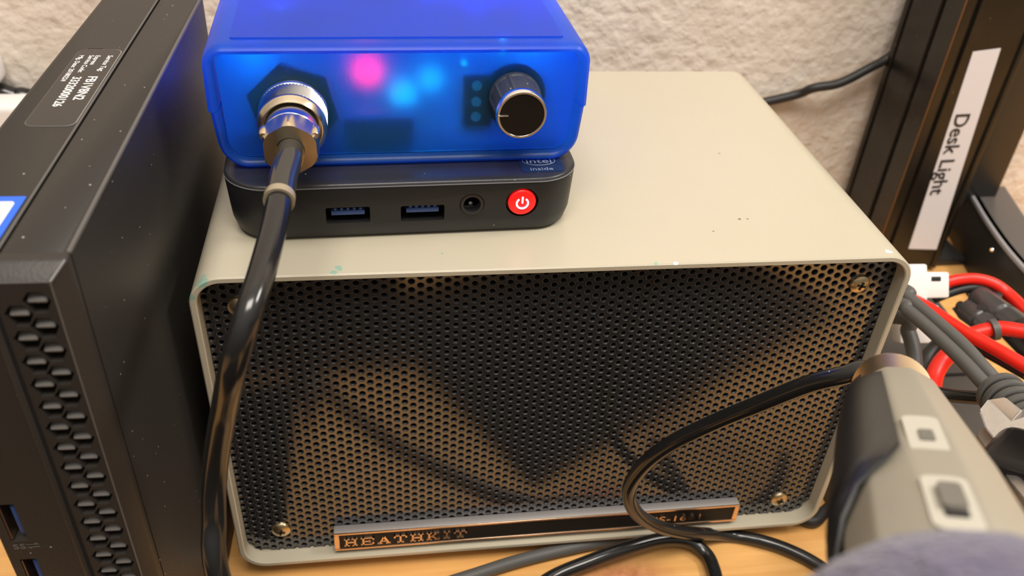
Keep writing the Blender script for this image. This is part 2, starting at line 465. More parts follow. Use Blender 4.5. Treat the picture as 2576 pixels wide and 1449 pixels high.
for x, z in ((.0145, .1405), (.2385, .1405), (.0170, .0240), (.2365, .0205)): screw(x, z)
# badge
b0, b1, bz0, bz1, by = .0384, .2158, .0130, .0238, .0016
bd = box('badge', b0, b1, by+.0004, .0062, bz0, bz1, 'badge_side', b=.0004); sc(bd)
def bch(o): o.parent = bd; return o
bch(box('badge_plate', b0+.0012, b1-.0012, by+.0002, by+.001, bz0+.0012, bz1-.0012, 'badge', b=0))
bm = bmesh.new(); t = .0011
for q in ((b0, b1, bz1-t, bz1), (b0, b1, bz0, bz0+t), (b0, b0+.0022, bz0+t, bz1-t), (b1-.0022, b1, bz0+t, bz1-t)):
    bev_box(bm, q[0], q[1], by-.0002, by+.0006, q[2], q[3], .0002, 1)
bch(fin('badge_rim', bm, 'gold'))
def slab_word(word, x, z, h, wd, gap):
    """wide slab-serif capitals built from bars"""
    bm = bmesh.new(); s = .135; sf = .11
    G = {'H': [(.12, 0, .12+s, 1), (.88-s, 0, .88, 1), (.2, .42, .8, .58), (0, 0, .42, sf), (.58, 0, 1, sf), (0, 1-sf, .42, 1), (.58, 1-sf, 1, 1)],
         'E': [(.12, 0, .12+s, 1), (0, 0, 1, sf), (0, 1-sf, 1, 1), (.2, .44, .7, .57), (.88, 0, 1, .32), (.88, .68, 1, 1), (.62, .34, .72, .66)],
         'T': [(.5-s/2, 0, .5+s/2, 1), (0, 1-sf, 1, 1), (.24, 0, .76, sf), (0, .64, .12, 1), (.88, .64, 1, 1)],
         'I': [(.5-s*.8, 0, .5+s*.8, 1), (.08, 0, .92, sf), (.08, 1-sf, .92, 1)],
         'K': [(.12, 0, .12+s, 1), (0, 0, .4, sf), (0, 1-sf, .4, 1), (.6, 0, 1, sf), (.56, 1-sf, .96, 1)],
         'A': [(0, 0, .38, sf), (.62, 0, 1, sf), (.3, .3, .7, .42)]}
    dg = {'K': [((.28, .40), (.80, .95), .15), ((.40, .55), (.84, .06), .18)], 'A': [((.16, .06), (.50, 1), .12), ((.5, 1), (.84, .06), .2)]}
    for i, ch in enumerate(word):
        cw = wd*(.6 if ch == 'I' else 1)
        def quad(pts):
            F = [bm.verts.new((x+px*cw, by-.0004, z+pz*h)) for px, pz in pts]; B = [bm.verts.new((x+px*cw, by+.0005, z+pz*h)) for px, pz in pts]
            bm.faces.new(F); bm.faces.new(B[::-1])
            for k in range(4): bm.faces.new((F[k], F[(k+1) % 4], B[(k+1) % 4], B[k]))
        for a, b, c, d in G[ch]: quad(((a, b), (c, b), (c, d), (a, d)))
        for (a, b), (c, d), tt in dg.get(ch, []): quad(((a-tt/2, b), (a+tt/2, b), (c+tt/2, d), (c-tt/2, d)))
        x += cw+gap
    return fin('badge_lettering', bm, 'gold', smooth=False)
bch(slab_word('HEATHKIT', .0425, .0158, .0046, .0055, .0014))
bch(text_obj('model_number', 'HS-1661', .0050, 'gold', basis((.1735, by-.0001, .0162), (1, 0, 0), (0, 0, 1)), depth=.0002, sx=1.5))
for x in (.03, W-.03):
    for y in (.02, D-.02):
        sc(lathe_obj('foot', [(0, .008), (Z0-.001, .009), (Z0+.0005, .009)], (x, y, 0), (0, 0, 1), 'rubber', seg=24))

# ------------------------------------------------------------------ mini computer
mp = empty('mini_computer', (.0700, .082, .1567), (0, 0, .030)); tag(mp, 'small flat black computer with a lit red power button, between speaker and blue box', 'computer')
hw, z1 = .0604, .0222
def mring(ins, z, r): return [(x, y, z) for x, y in rrect(-hw+ins, hw-ins, -.0622+ins, .060-ins, r, 10)]
bm = bmesh.new()
loft(bm, [mring(.006, .0006, .010), mring(.0030, .0006, .012), mring(.0022, .0016, .0125), mring(.0010, .0060, .0135), mring(.0000, .0200, .0150), mring(.0002, .0208, .0150)], cap0=True, cap1=True)
body = fin('lower_case', bm, 'minipc', mp, angle=30)
YF = -.0622
def cutbox(x0, x1, y0, y1, z0, z1, b=.0006):
    c = bmesh.new(); bev_box(c, x0, x1, y0, y1, z0, z1, b, 2); return c
def cutcyl(x, z, r, y0, y1):
    c = bmesh.new(); lathe(c, [(0, r), (y1-y0, r)], (x, y0, z), (0, 1, 0), 40); return c
boolean_cut(body, [cutbox(-.0274, -.0127, YF-.004, YF+.010, .0069, .0132), cutbox(-.0023, .0126, YF-.004, YF+.010, .0066, .0129),
                   cutcyl(.0221, .0126, .0043, YF-.004, YF+.0016), cutcyl(.0221, .0126, .0027, YF-.004, YF+.013), cutcyl(.0396, .0127, .0058, YF-.004, YF+.003)])
bm = bmesh.new()
loft(bm, [mring(.0004, .0206, .0146), mring(.0000, .0212, .015), mring(.0003, .0219, .0148), mring(.0008, .0222, .0144), mring(.004, .0222, .012)], cap0=True, cap1=True)
fin('lid', bm, pm('satin_black_lid', (.020, .020, .023), rough=.33, bump=(1500, .15, .0002), dust=.05), mp, angle=50)
bm = bmesh.new(); loft(bm, [mring(-.00008, .0207, .0150), mring(-.00012, .0210, .0150), mring(.00008, .0213, .0150)], close=True)
fin('lid_edge', bm, pm('polished_grey_edge', (.16, .16, .17), rough=.2), mp)
for cx in (-.02005, .00515):
    p = box('usb_port', cx-.0068, cx+.0068, YF+.0095, YF+.0103, .0066, .0132, 'port_dark', mp, b=0)
    q = box('port_tongue', cx-.0056, cx+.0056, YF+.0016, YF+.0095, .0096, .0114, 'usb_blue', mp, b=.0002)
    q.parent = p
    bm = bmesh.new()
    for k in range(5):
        bev_box(bm, cx-.0046+k*.0021, cx-.0037+k*.0021, YF+.0018, YF+.009, .0113, .0122, 0)
    q = fin('port_contacts', bm, 'usb_blue', mp, smooth=False); q.parent = p
bm = bmesh.new()
lathe(bm, [(.0002, .0042), (-.0003, .0040), (-.0003, .0030), (.0004, .0027), (.006, .0026), (.006, .0041)], (.0221, YF+.0006, .0126), (0, 1, 0), 40, cap0=False, cap1=False)
j = fin('audio_jack', bm, 'port_dark', mp)
ball = lathe_obj('jack_contact', [(0, .0001), (.0003, .0008), (.0012, .0009), (.002, .0003)], (.0221, YF+.004, .0107), (0, 1, 0), 'alu', mp, seg=14); ball.parent = j
btn = lathe_obj('power_button', [(0, .0048), (.0012, .0049), (.0016, .0046), (.0018, .004)], (.0396, YF+.0018, .0127), (0, -1, 0), 'red_btn', mp, seg=48)
bm = bmesh.new(); arc = [(.0396+.0020*math.sin(a), YF-.0002, .0127+.0020*math.cos(a)) for a in [R(38+284*k/24) for k in range(25)]]
tube_mesh(bm, arc, .00032, 8, 0); tube_mesh(bm, [(.0396, YF-.0002, .0128), (.0396, YF-.0002, .0152)], .00032, 8, 0)
ic = fin('power_symbol', bm, 'icon', mp); ic.parent = btn
bm = bmesh.new(); loft(bm, [[(x, y, .0222) for x, y in rrect(.0398, .0549, -.0578, -.0430, .0018, 5)], [(x, y, .02235) for x, y in rrect(.0398, .0549, -.0578, -.0430, .0018, 5)]], cap0=True, cap1=True)
stk = fin('sticker', bm, 'sticker', mp)
tx = text_obj('sticker_print', 'intel', .0044, 'sticker_txt', basis((.0470, -.0513, .02237), (1, 0, 0), (0, 1, 0)), mp, align='CENTER', depth=.00004, sx=1.25); tx.parent = stk
tx = text_obj('sticker_print', 'inside', .0029, 'sticker_txt', basis((.0470, -.0566, .02237), (1, 0, 0), (0, 1, 0)), mp, align='CENTER', depth=.00004, sx=1.25); tx.parent = stk
bm = bmesh.new(); tube_mesh(bm, [(.0470+.0058*math.cos(a), -.0498+.0032*math.sin(a), .0224) for a in [R(70+325*k/40) for k in range(41)]], .00013, 5, 0)
q = fin('sticker_ring', bm, 'sticker_txt', mp); q.parent = stk
bm = bmesh.new(); loft(bm, [[(x, y, 0) for x, y in rrect(-.05, .05, -.05, .05, .01, 6)], [(x, y, .0008) for x, y in rrect(-.05, .05, -.05, .05, .01, 6)]], cap0=True, cap1=True)
fin('foot_pad', bm, 'rubber', mp)

# ------------------------------------------------------------------ blue project box
bb = empty('blue_enclosure', (.0716, .0320, .1789), (0, 0, .030)); tag(bb, 'translucent blue plastic project box with glowing lights inside, on top of the stack', 'electronics box')
BW, BH, BD, PZ = .0626, .0425, .125, .0205
def bring(ins, y, r=.0068, tap=0.):
    rb = max(.0095-ins, .001); rt = max(r-ins, .001)
    pts = rrect(-BW+ins, BW-ins, ins, BH-ins, (rb, rb, rt, rt), 8)
    out = []
    for x, z in pts:
        k = 1-.028*max(0, (PZ-z)/PZ)-.006*max(0, (z-PZ)/(BH-PZ)) - tap
        out.append((x*k, y, z))
    return out
def half(upper):
    prof = [(.0034, BD-.003), (.0034, .0034), (.0031, .0014), (.0024, .0003), (.0016, .0), (.0006, .0008), (.0001, .0024), (0, .0040), (0, BD-.002), (.001, BD), (.0034, BD)]
    bm = bmesh.new(); rings = []
    for ins, y in prof:
        pts = bring(ins, y, tap=0 if upper else .010)
        n = len(pts)
        sel = [p for p in pts if (p[2] >= PZ if upper else p[2] < PZ)]
        # order so that the open chain runs from one side over the top (or bottom) to the other
        if upper: sel = sorted(sel, key=lambda p: math.atan2(p[2]-PZ+.0001, p[0]))
        else: sel = sorted(sel, key=lambda p: math.atan2(PZ-p[2]+.0001, p[0]))
        e = PZ+.00015 if upper else PZ-.00015
        
        kx = BW-ins; kk = 1 if upper else .99
        sel = [(kx*kk, y, e)] + sel + [(-kx*kk, y, e)]
        rings.append(sel)
    V = loft(bm, rings, close=False, ring_close=True)
    for idx in (0, -1):
        try: bm.faces.new([r[idx] for r in V])
        except ValueError: pass
    return fin('upper_shell' if upper else 'lower_shell', bm, 'blue_shell', bb, angle=40)
half(True); half(False)
bm = bmesh.new()
loft(bm, [[(x, y, z) for x, y, z in bring(.0036, .0042, tap=.008)], [(x, y, z) for x, y, z in bring(.0036, .0028, tap=.008)]], cap0=True, cap1=True)
fin('front_panel', bm, 'blue_panel', bb, angle=30)
bm = bmesh.new(); loft(bm, [[(x, y, z) for x, y, z in bring(.0028, BD-.004, tap=.012)], [(x, y, z) for x, y, z in bring(.0028, BD-.0025, tap=.012)]], cap0=True, cap1=True)
fin('rear_panel', bm, 'blue_panel', bb, angle=30)
bm = bmesh.new(); loft(bm, [[(x, y, BH-.0002) for x, y in rrect(-.0535, .0535, .0062, BD-.006, .001, 3)], [(x, y, BH+.0005) for x, y in rrect(-.0533, .0533, .0064, BD-.0062, .001, 3)]], cap0=True, cap1=True)
fin('top_inlay', bm, 'blue_shell', bb, angle=30)
bm = bmesh.new(); bev_box(bm, -.054, .054, .012, .115, .0065, .0081, .0002, 1)
pcb = fin('circuit_board', bm, 'pcb', bb)
for (x0, x1, y0, y1, z0, z1, mt) in ((-.004, .020, .030, .05, .008, .016, 'comp'), (-.045, -.022, .040, .065, .008, .020, 'comp'), (.025, .047, .06, .09, .008, .018, 'comp'),
                                     (-.020, .004, .0060, .015, .008, .0165, 'comp'), (-.054, -.040, .012, .022, .008, .013, 'comp'), (.043, .053, .020, .034, .008, .012, 'comp')):
    c = box('circuit_component', x0, x1, y0, y1, z0, z1, mt, bb, b=.0004); c.parent = pcb
sw = box('rotary_encoder', .0195, .0300, .0042, .0100, .0120, .0310, 'comp', bb, b=.001)
for z in (.0160, .0215, .0272):
    q = lathe_obj('encoder_pin', [(0, .0018), (.0008, .0017)], (.0245, .0042, z), (0, -1, 0), 'comp_grey', bb, seg=16); q.parent = sw
lathe_obj('encoder_bushing', [(0, .0110), (.003, .0110)], (.0372, .0042, .0235), (0, 1, 0), 'comp', bb, seg=32)
lathe_obj('socket_nut', [(0, .0150), (.003, .0150)], (-.0358, .0042, .0205), (0, 1, 0), 'comp', bb, seg=6, ang0=.3)
def led(x, y, z, r, mt):
    bm = bmesh.new(); bmesh.ops.create_uvsphere(bm, u_segments=16, v_segments=10, radius=r); bmesh.ops.translate(bm, vec=(x, y, z), verts=bm.verts)
    fin('inner_light', bm, mt, bb)
led(-.0112, .0210, .0262, .0050, 'led_pink'); led(.0008, .0200, .0180, .0046, 'led_cyan'); led(.0335, .0100, .0378, .0014, 'led_cyan')
led(.0110, .0230, .0222, .0040, 'led_cyan'); led(-.0395, .0390, .0360, .0034, 'led_cyan'); led(.0205, .0080, .0335, .0009, 'led_cyan')
led(-.052, .060, .020, .0036, 'fill_blue'); led(.053, .060, .024, .0036, 'fill_blue'); led(.014, .062, .034, .0036, 'fill_blue'); led(.030, .050, .032, .003, 'fill_blue')  # unseen blue lights added deep inside to brighten the box
led(-.02, .080, .030, .004, 'fill_blue'); led(.03, .100, .030, .004, 'fill_blue'); led(-.04, .10, .03, .004, 'fill_blue')
# knob
kx, kz = .0372, .0237
bm = bmesh.new(); prof = [(0, .0088), (.0018, .0089), (.0026, .0084), (.0115, .0080)]
seg = 80; F = frame_to((0, -1, 0)); rings = []
for t, r in prof + [(.0125, .0078)]:
    ring = []
    for k in range(seg):
        rr = r
        if .002 < t < .012 and k % 8 == 0: rr = r+.00045
        a = 2*PI*k/seg; ring.append(tuple(Vector((kx, .0021, kz)) + F @ Vector((rr*math.cos(a), rr*math.sin(a), t))))
    rings.append(ring)
loft(bm, rings, cap0=True, cap1=True)
kn = fin('knob', bm, 'knob_rub', bb, angle=25)
q = lathe_obj('knob_ring', [(.0112, .0081), (.0125, .00845), (.0142, .00845), (.0150, .0080), (.0150, .0074), (.0146, .0072)], (kx, .0021, kz), (0, -1, 0), 'alu', bb, seg=64, cap1=False); q.parent = kn
q = lathe_obj('knob_cap', [(.013, .0076), (.0148, .0076)], (kx, .0021, kz), (0, -1, 0), 'knob_cap', bb, seg=64); q.parent = kn
q = box('pointer_mark', kx-.0079, kx-.0045, .0021-.0152, .0021-.0147, kz-.00025, kz+.0003, 'alu', bb, b=.0001); q.parent = kn

# ------------------------------------------------------------------ microphone lead with its round connector
c1 = empty('microphone_lead', (.0355, .006, .198)); tag(c1, 'thick glossy black lead with a knurled round metal plug in the blue box', 'cable')
def par0(o, p):
    o.parent = p; o.matrix_parent_inverse = Matrix.Translation(-Vector(p.location)); return o
AX = Vector((.03, -1, -.012)).normalized(); OP = Vector((.0357, .0338, .1984)); FF = frame_to(AX)
def ax(t): return OP + AX*t
def knurled(name, org, axis, r, L, n, mat, mesh_d=.00032, rows=None):
    """diamond knurl modelled as pyramids"""
    bm = bmesh.new(); F = frame_to(axis); org = Vector(org)
    rows = rows or max(4, int(L/(2*PI*r/n)*1.0)); V = []
    for j in range(rows*2+1):
        t = L*j/(rows*2); ring = []
        for k in range(n*2):
            a = PI*k/n
            hi = (j % 2 == 1 and k % 2 == 1) or (j % 2 == 0 and k % 2 == 0)
            rr = r + (mesh_d if hi and 0 < j < rows*2 else 0) - (0 if hi else mesh_d)
            ring.append(tuple(org + F @ Vector((rr*math.cos(a), rr*math.sin(a), t))))
        V.append(ring)
    loft(bm, V, cap0=True, cap1=True)
    return fin(name, bm, mat, smooth=False)
par0(lathe_obj('plug_flange', [(0, .0112), (.0012, .0113), (.0022, .0109), (.0026, .0104)], ax(0), AX, 'nickel', seg=64), c1)
par0(knurled('knurled_ring', ax(.0022), AX, .01065, .0088, 62, 'knurl'), c1)
par0(lathe_obj('ring_collar', [(.0106, .0109), (.0114, .0110), (.0120, .0108), (.0138, .0096), (.0136, .0093), (.0115, .0092)], ax(0), AX, 'nickel_g', seg=72, cap1=False), c1)
par0(lathe_obj('plug_barrel', [(.008, .0087), (.0165, .0086), (.0192, .0086), (.0200, .0080)], ax(0), AX, 'nickel', seg=64), c1)
bm = bmesh.new(); rings = []
for t, rc, ra in ((.0198, .0086, .0086), (.0204, .0090, .0084), (.0262, .0090, .0079), (.0274, .0082, .0078), (.0275, .0043, .0043), (.0262, .0042, .0042)):
    ring = []
    for k in range(72):
        a = 2*PI*k/72; m_ = (a % (PI/3))-PI/6; rr = min(rc, ra/math.cos(m_))
        ring.append(tuple(ax(t) + FF @ Vector((rr*math.cos(a+PI/6), rr*math.sin(a+PI/6), 0))))
    rings.append(ring)
loft(bm, rings, cap0=True, cap1=True)
nut = fin('clamp_nut', bm, 'nickel_g', angle=18)
par0(nut, c1)
for s in (-1, 1):
    q = lathe_obj('clamp_screw', [(0, .0014), (.0040, .0014), (.0046, .0010)], ax(.0215)+Vector((s*.0076, 0, .0042)), AX, 'nickel_g', seg=16); par0(q, c1)
path = [ax(.020), ax(.030), (0.0354, -0.0089, 0.1968), (0.0346, -0.0298, 0.1950), (0.0326, -0.0501, 0.1921), (0.0298, -0.0617, 0.1872), (0.0253, -0.0649, 0.1748), (0.0190, -0.0595, 0.1521), (0.0136, -0.0573, 0.1299), (0.0113, -0.0602, 0.1129), (0.0113, -0.0685, 0.0960), (.018, -.075, .055), (.022, -.085, .0062), (.024, -.110, .0060)]
par0(tube('cable', path, .0036, 'cable', seg=32, n=16, ripple=0), c1)
P = spline(path, 16)
par0(tube('heat_shrink_sleeve', P[11:41], .0041, 'sleeve', seg=24, n=0), c1)
par0(tube('sleeve_ring', P[39:42], .0044, 'ribbon', seg=24, n=2), c1)

# ------------------------------------------------------------------ desktop tower on the left
PX, PYF, PZT = -.0084, -.0650, .2050
tw = empty('desktop_computer', (-.026, PYF+.098, 0), (0, 0, -.014)); tag(tw, 'upright black desktop computer with service tag sticker and diamond vent front', 'computer')
TW2, TL2 = .0188, .0975       # local half width / half length ; local x right edge = +TW2
def trect(ins, z): return [(x, y, z) for x, y in rrect(-TW2+ins, TW2-ins, -TL2+.0075, TL2-ins, .0008, 3)]
bm = bmesh.new(); loft(bm, [trect(.001, .002), trect(0, .003), trect(0, PZT-.0012), trect(.0004, PZT-.0003), trect(.0012, PZT)], cap0=True, cap1=True)
case = fin('case', bm, 'pc_top', tw, angle=30)
cb = bmesh.new(); bev_box(cb, TW2-.0158, TW2-.0151, -TL2-.01, TL2+.02, PZT-.0015, PZT+.002, 0)
cb2 = bmesh.new(); bev_box(cb2, TW2-.0006, TW2+.002, -TL2+.0075, -TL2+.0082, -.01, PZT+.01, 0)
boolean_cut(case, [cb, cb2])
box('lid_edge', TW2-.0165, TW2-.0158, -TL2+.008, TL2-.001, PZT-.0004, PZT+.00025, 'pc_edge_lit', tw, b=.0001)
box('side_edge_highlight', TW2-.0011, TW2+.00012, -TL2+.0078, TL2-.0004, PZT-.0011, PZT+.00012, 'pc_edge_lit', tw, b=.0005)  # painted highlight along the top right edge of the case
# front bezel with chamfered edge and diamond vents
bm = bmesh.new(); yb = -TL2
def fr(ins, y): return [(x, y, z) for x, z in rrect(-TW2-.0026+ins, TW2-ins, .003+ins, PZT-ins, .0012, 3)]
loft(bm, [fr(.0, yb+.0075), fr(.0, yb+.0050), fr(.0004, yb+.0042), fr(.0028, yb+.0004), fr(.0032, yb)], cap0=True, cap1=True)
bez = fin('front_bezel', bm, 'pc_front', tw, angle=20)
cuts = []
c = bmesh.new()
vx0 = TW2-.0119; rowh = .0074
cuts_list = []
for i in range(27):
    for s in (0, 1):
        cz = PZT-.0085-i*rowh-(rowh/2 if s == 0 else 0)
        if cz < .012: continue
        cx = vx0 + (.0048 if s else 0)
        hwx, hh = .0033, .0034
        top = [(cx-hwx, yb-.0005, cz+.0004), (cx-hwx*.45, yb-.0005, cz-hh), (cx+hwx*.45, yb-.0005, cz-hh), (cx+hwx, yb-.0005, cz+.0004), (cx+hwx*.45, yb-.0005, cz+hh*.86), (cx-hwx*.45, yb-.0005, cz+hh*.86)]
        bot = [(x*1+(cx-x)*.25, yb+.0050, z+(cz-z)*.25-.0010) for x, y, z in top]
        loft(c, [top, bot], cap0=True, cap1=True)
boolean_cut(bez, [c, cutbox(TW2-.0345, TW2-.0300, yb-.002, yb+.006, .1130, .1285, .0003), cutbox(TW2-.0345, TW2-.0300, yb-.002, yb+.006, .0850, .1050, .0003)])
bm = bmesh.new()
for i in range(27):                                               # slanted louvre in every pocket
    for s in (0, 1):
        cz = PZT-.0085-i*rowh-(rowh/2 if s == 0 else 0)
        if cz < .012: continue
        cx = vx0 + (.0048 if s else 0)
        bev_box(bm, cx-.0023, cx+.0023, -.0017, .0017, -.0006, .0006, .0005, 2, Matrix.Translation((0, yb+.0018, cz+.0004)) @ Matrix.Rotation(R(38), 4, 'X'))
lv = fin('vent_louvres', bm, pm('grey_louvre_plastic', (.12, .112, .105), rough=.35), tw)
lv.parent = bez
bm = bmesh.new(); bev_box(bm, TW2-.0168, TW2-.0160, yb-.00012, yb+.0005, .006, PZT-.004, 0)
q = fin('bezel_seam', bm, 'pc_gap', tw, smooth=False); q.parent = bez
box('bezel_inner_strip', TW2-.0185, TW2-.0168, yb-.0004, yb+.001, .006, PZT-.004, 'pc_front', tw, b=.0002).parent = bez
for z0, z1 in ((.1138, .1278), (.0858, .1042)):
    p = box('usb_port', TW2-.0343, TW2-.0302, yb+.0048, yb+.0054, z0-.0004, z1+.0004, 'port_dark', tw, b=0)
    box('port_tongue', TW2-.0318, TW2-.0304, yb+.001, yb+.005, z0+.0012, z1-.0012, 'usb_blue', tw, b=.0002).parent = p
    box('port_shell', TW2-.0343, TW2-.0339, yb+.0002, yb+.005, z0, z1, 'gold', tw, b=0).parent = p
text_obj('port_marking', 'SS\u21cc', .0030, 'dim_txt', basis((TW2-.0310, yb-.00012, .1098), (1, 0, 0), (0, 0, 1)), tw, align='CENTER', depth=.00003, sx=1.3)
bm = bmesh.new(); tube_mesh(bm, [(TW2-.0297+.0011*math.cos(a), yb-.0002, .1475+.0011*math.sin(a)) for a in [R(360*k/20) for k in range(21)]], .00018, 6, 0)
tube_mesh(bm, [(TW2-.0297-.0003, yb-.0002, .1475), (TW2-.0297+.0003, yb-.0002, .1475)], .0004, 6, 0)
fin('audio_marking', bm, 'dim_txt', tw)
bm = bmesh.new(); tube_mesh(bm, [(TW2-.0300+.0011*math.cos(a), yb-.0002, .165+.0013*math.sin(a)) for a in [R(-60+240*k/20) for k in range(21)]], .00018, 6, 0)
fin('headset_marking', bm, 'dim_txt', tw)
for z in (.150, .167):
    lathe_obj('audio_jack', [(0, .0034), (.0004, .0034), (.0004, .0022), (-.002, .002)], (TW2-.0360, yb, z), (0, -1, 0), 'port_metal', tw, seg=24)
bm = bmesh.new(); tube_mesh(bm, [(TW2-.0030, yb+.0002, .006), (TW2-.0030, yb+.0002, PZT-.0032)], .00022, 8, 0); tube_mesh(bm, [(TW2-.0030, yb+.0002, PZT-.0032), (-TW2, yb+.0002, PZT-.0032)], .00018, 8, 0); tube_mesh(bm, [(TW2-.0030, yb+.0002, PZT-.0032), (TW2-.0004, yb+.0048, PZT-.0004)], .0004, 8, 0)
q = fin('bezel_edge_highlight', bm, 'pc_edge_lit', tw); q.parent = bez  # thin light lines painting the highlight on the chamfer
# local coordinates of the stickers from world points on the top
def tl(p):
    v = Vector(p)-Vector(tw.location); return Matrix.Rotation(.014, 3, 'Z') @ v
def plate(name, x0, x1, y0, y1, z0, z1, r, mat, parent):
    bm = bmesh.new(); loft(bm, [[(x, y, z0) for x, y in rrect(x0, x1, y0, y1, r, 6)], [(x, y, z1) for x, y in rrect(x0, x1, y0, y1, r, 6)]], cap0=True, cap1=True)
    return fin(name, bm, mat, parent, angle=30)
sy0, sy1 = tl((-0.0229, 0.0097, 0.2050)).y, tl((-0.0250, 0.0705, 0.2050)).y
sx1 = (tl((-0.0229, 0.0097, 0.2050)).x + tl((-0.0250, 0.0705, 0.2050)).x)/2
sx0 = sx1-.0143
st = plate('service_tag', sx0, sx1, sy0, sy1, PZT-.00005, PZT+.00012, .0030, 'tag_rim', tw)
plate('tag_face', sx0+.0001, sx1-.0003, sy0+.0002, sy1-.0002, PZT, PZT+.00018, .0028, 'tag_bg', tw).parent = st
def tagline(s, size, dx, dy, bold, sx=1.):
    t = text_obj('tag_print', s, size, 'silver_txt', basis((sx1-dx, sy1-dy, PZT+.0002), (0, -1, 0), (1, 0, 0)), tw, depth=.00003, bold=bold, sx=sx); t.parent = st
tagline('Service Tag:', .0024, .0036, .0060, .00003, 1.2); tagline('FB1V8N2', .0042, .0053, .0240, .00008, 1.13)
tagline('Express', .0022, .0075, .0060, .00003, 1.2); tagline('Service Code:', .0023, .0096, .0060, .00003, 1.15); tagline('33320000126', .0038, .0099, .0245, .00008, 1.10)
tagline('Mfg. Date: 20180224', .0022, .0128, .0060, .00003, 1.2)
box('alignment_mark', sx1-.0118, sx1-.0070, sy1+.0001, sy1+.0005, PZT-.0001, PZT+.00015, 'pc_gap', tw, b=0)
sb = plate('processor_sticker', *sorted((tl((-0.0254, -0.0310, 0.2050)).x-.020, tl((-0.0254, -0.0310, 0.2050)).x)), tl((-0.0254, -0.0514, 0.2050)).y-.006, tl((-0.0254, -0.0310, 0.2050)).y, PZT-.00005, PZT+.00018, .0004, 'badge_blue', tw)
bx = tl((-0.0254, -0.0310, 0.2050))
plate('sticker_face', bx.x-.018, bx.x-.0018, tl((-0.0254, -0.0514, 0.2050)).y-.004, bx.y-.0026, PZT, PZT+.00024, .0012, 'badge_white', tw).parent = sb

# ------------------------------------------------------------------ wall cables and white plug
tag(tube('wall_cable', [(.20, .262, .075), (0.3203, 0.2665, 0.0988), (0.3395, 0.2600, 0.1092), (0.3551, 0.2580, 0.1133), (0.3726, 0.2600, 0.1218), (0.3918, 0.2640, 0.1322), (.42, .264, .165)], .0030, 'matt_cable'), 'thin matt black cable along the wall between speaker and black post', 'cable')
tag(tube('cable', [(-0.1824, 0.2665, 0.1151), (-0.1555, 0.2665, 0.1067), (-0.1439, 0.2665, 0.1023), (-0.1279, 0.2665, 0.0976), (-.03, .2665, .05), (-.01, .262, .0054), (.06, .24, .0054)], .0052, 'cable'), 'black cable against the wall behind the black desktop computer', 'cable')
bm = bmesh.new(); c = Vector((-0.1521, 0.2665, 0.1209))
bev_box(bm, c.x-.012, c.x+.0065, .255, .272, c.z-.009, c.z+.009, .006, 4)
tag(fin('white_socket', bm, 'white'), 'white rounded plastic wall fitting at the far left edge above the cable', 'wall fitting')
bm = bmesh.new(); c = Vector((-0.1458, 0.2380, 0.1015))
bev_box(bm, c.x-.06, c.x+.030, .238, .258, 0, (-0.1377, 0.2380, 0.1090)[2], .004, 4)
tag(fin('white_charger', bm, 'white'), 'white plastic charger block partly hidden behind the desktop computer', 'charger')

# ------------------------------------------------------------------ desk light post
FX0, FX1, FY = .3855, .4342, .205
pt = empty('desk_light_post', (FX0+.024, FY+.026, 0), (0, 0, 0)); tag(pt, 'thick black grooved aluminium post with the white Desk Light label', 'lamp post')
HP = .62; hx, hy = (FX1-FX0)/2, .0285
def groove_profile(hx, hy):
    pts = []
    def side(p0, p1, grooves):
        p0 = Vector(p0); p1 = Vector(p1); d = (p1-p0); L = d.length; d.normalize(); n = Vector((-d.y, d.x))   # inward normal (counter-clockwise loop)
        out = [p0+d*.001]
        for (a, b, dep) in grooves:
            out += [p0+d*(a*L), p0+d*(a*L+.0012)+n*dep, p0+d*(b*L-.0012)+n*dep, p0+d*(b*L)]
        out.append(p1-d*.001); return out
    g = [(.07, .13, .0025), (.66, .735, .0028)]
    c = [(-hx, -hy), (hx, -hy), (hx, hy), (-hx, hy)]
    pts += side(c[0], c[1], [(.12, .20, .0022), (.86, .93, .0018)])
    pts += side(c[1], c[2], g); pts += side(c[2], c[3], g); pts += side(c[3], c[0], [(.10, .165, .0028), (.60, .68, .0024)] if False else [(.085, .15, .0030), (.62, .70, .0028)])
    return [(p.x, p.y) for p in pts]
gp = groove_profile(hx, hy)
bm = bmesh.new(); loft(bm, [[(x, y, .003) for x, y in gp], [(x, y, HP) for x, y in gp]], cap0=True, cap1=True)
fin('extrusion', bm, 'post', pt, angle=20)
box('corner_strip', -hx-.0003, -hx+.0004, -hy-.0003, -hy+.0004, .004, HP-.002, 'post_edge', pt, b=.0001)  # thin bronze-coloured line along the front left corner
ly = -hy-.0002
bm = bmesh.new()
la, lb, lc, ld = Vector((0.4073, 0.2050, 0.0197)), Vector((0.4279, 0.2050, 0.0184)), Vector((0.4169, 0.2050, 0.1569)), Vector((0.4003, 0.2050, 0.1547))
o = Vector((FX0+.024, FY+.0285-.0285, 0))
F4 = [Vector((p.x-(FX0+.024), ly-.0002, p.z)) for p in (la, lb, lc, ld)]
B4 = [v+Vector((0, .0004, 0)) for v in F4]
loft(bm, [F4, B4], cap0=True, cap1=True)
lab = fin('label', bm, 'label', pt, smooth=False)
t0 = Vector((0.4047, 0.2050, 0.1169)); t1 = Vector((0.4076, 0.2050, 0.0577)); up = (lb-la).normalized()
dr = (t1-t0); dr.normalize()
tt = text_obj('label_print', 'Desk Light', .0132, 'ink', basis((t0.x-(FX0+.024), ly-.0004, t0.z), dr, Vector((-dr.z, 0, dr.x))*(1 if -dr.z > 0 else -1)), pt, depth=.00006, sx=.98, bold=.00016)
tt.parent = lab
pt.location.y = FY+.0285
box('base_plate', -.025, .0490, -.0225, .022, 0, .006, 'base', pt, b=.001)

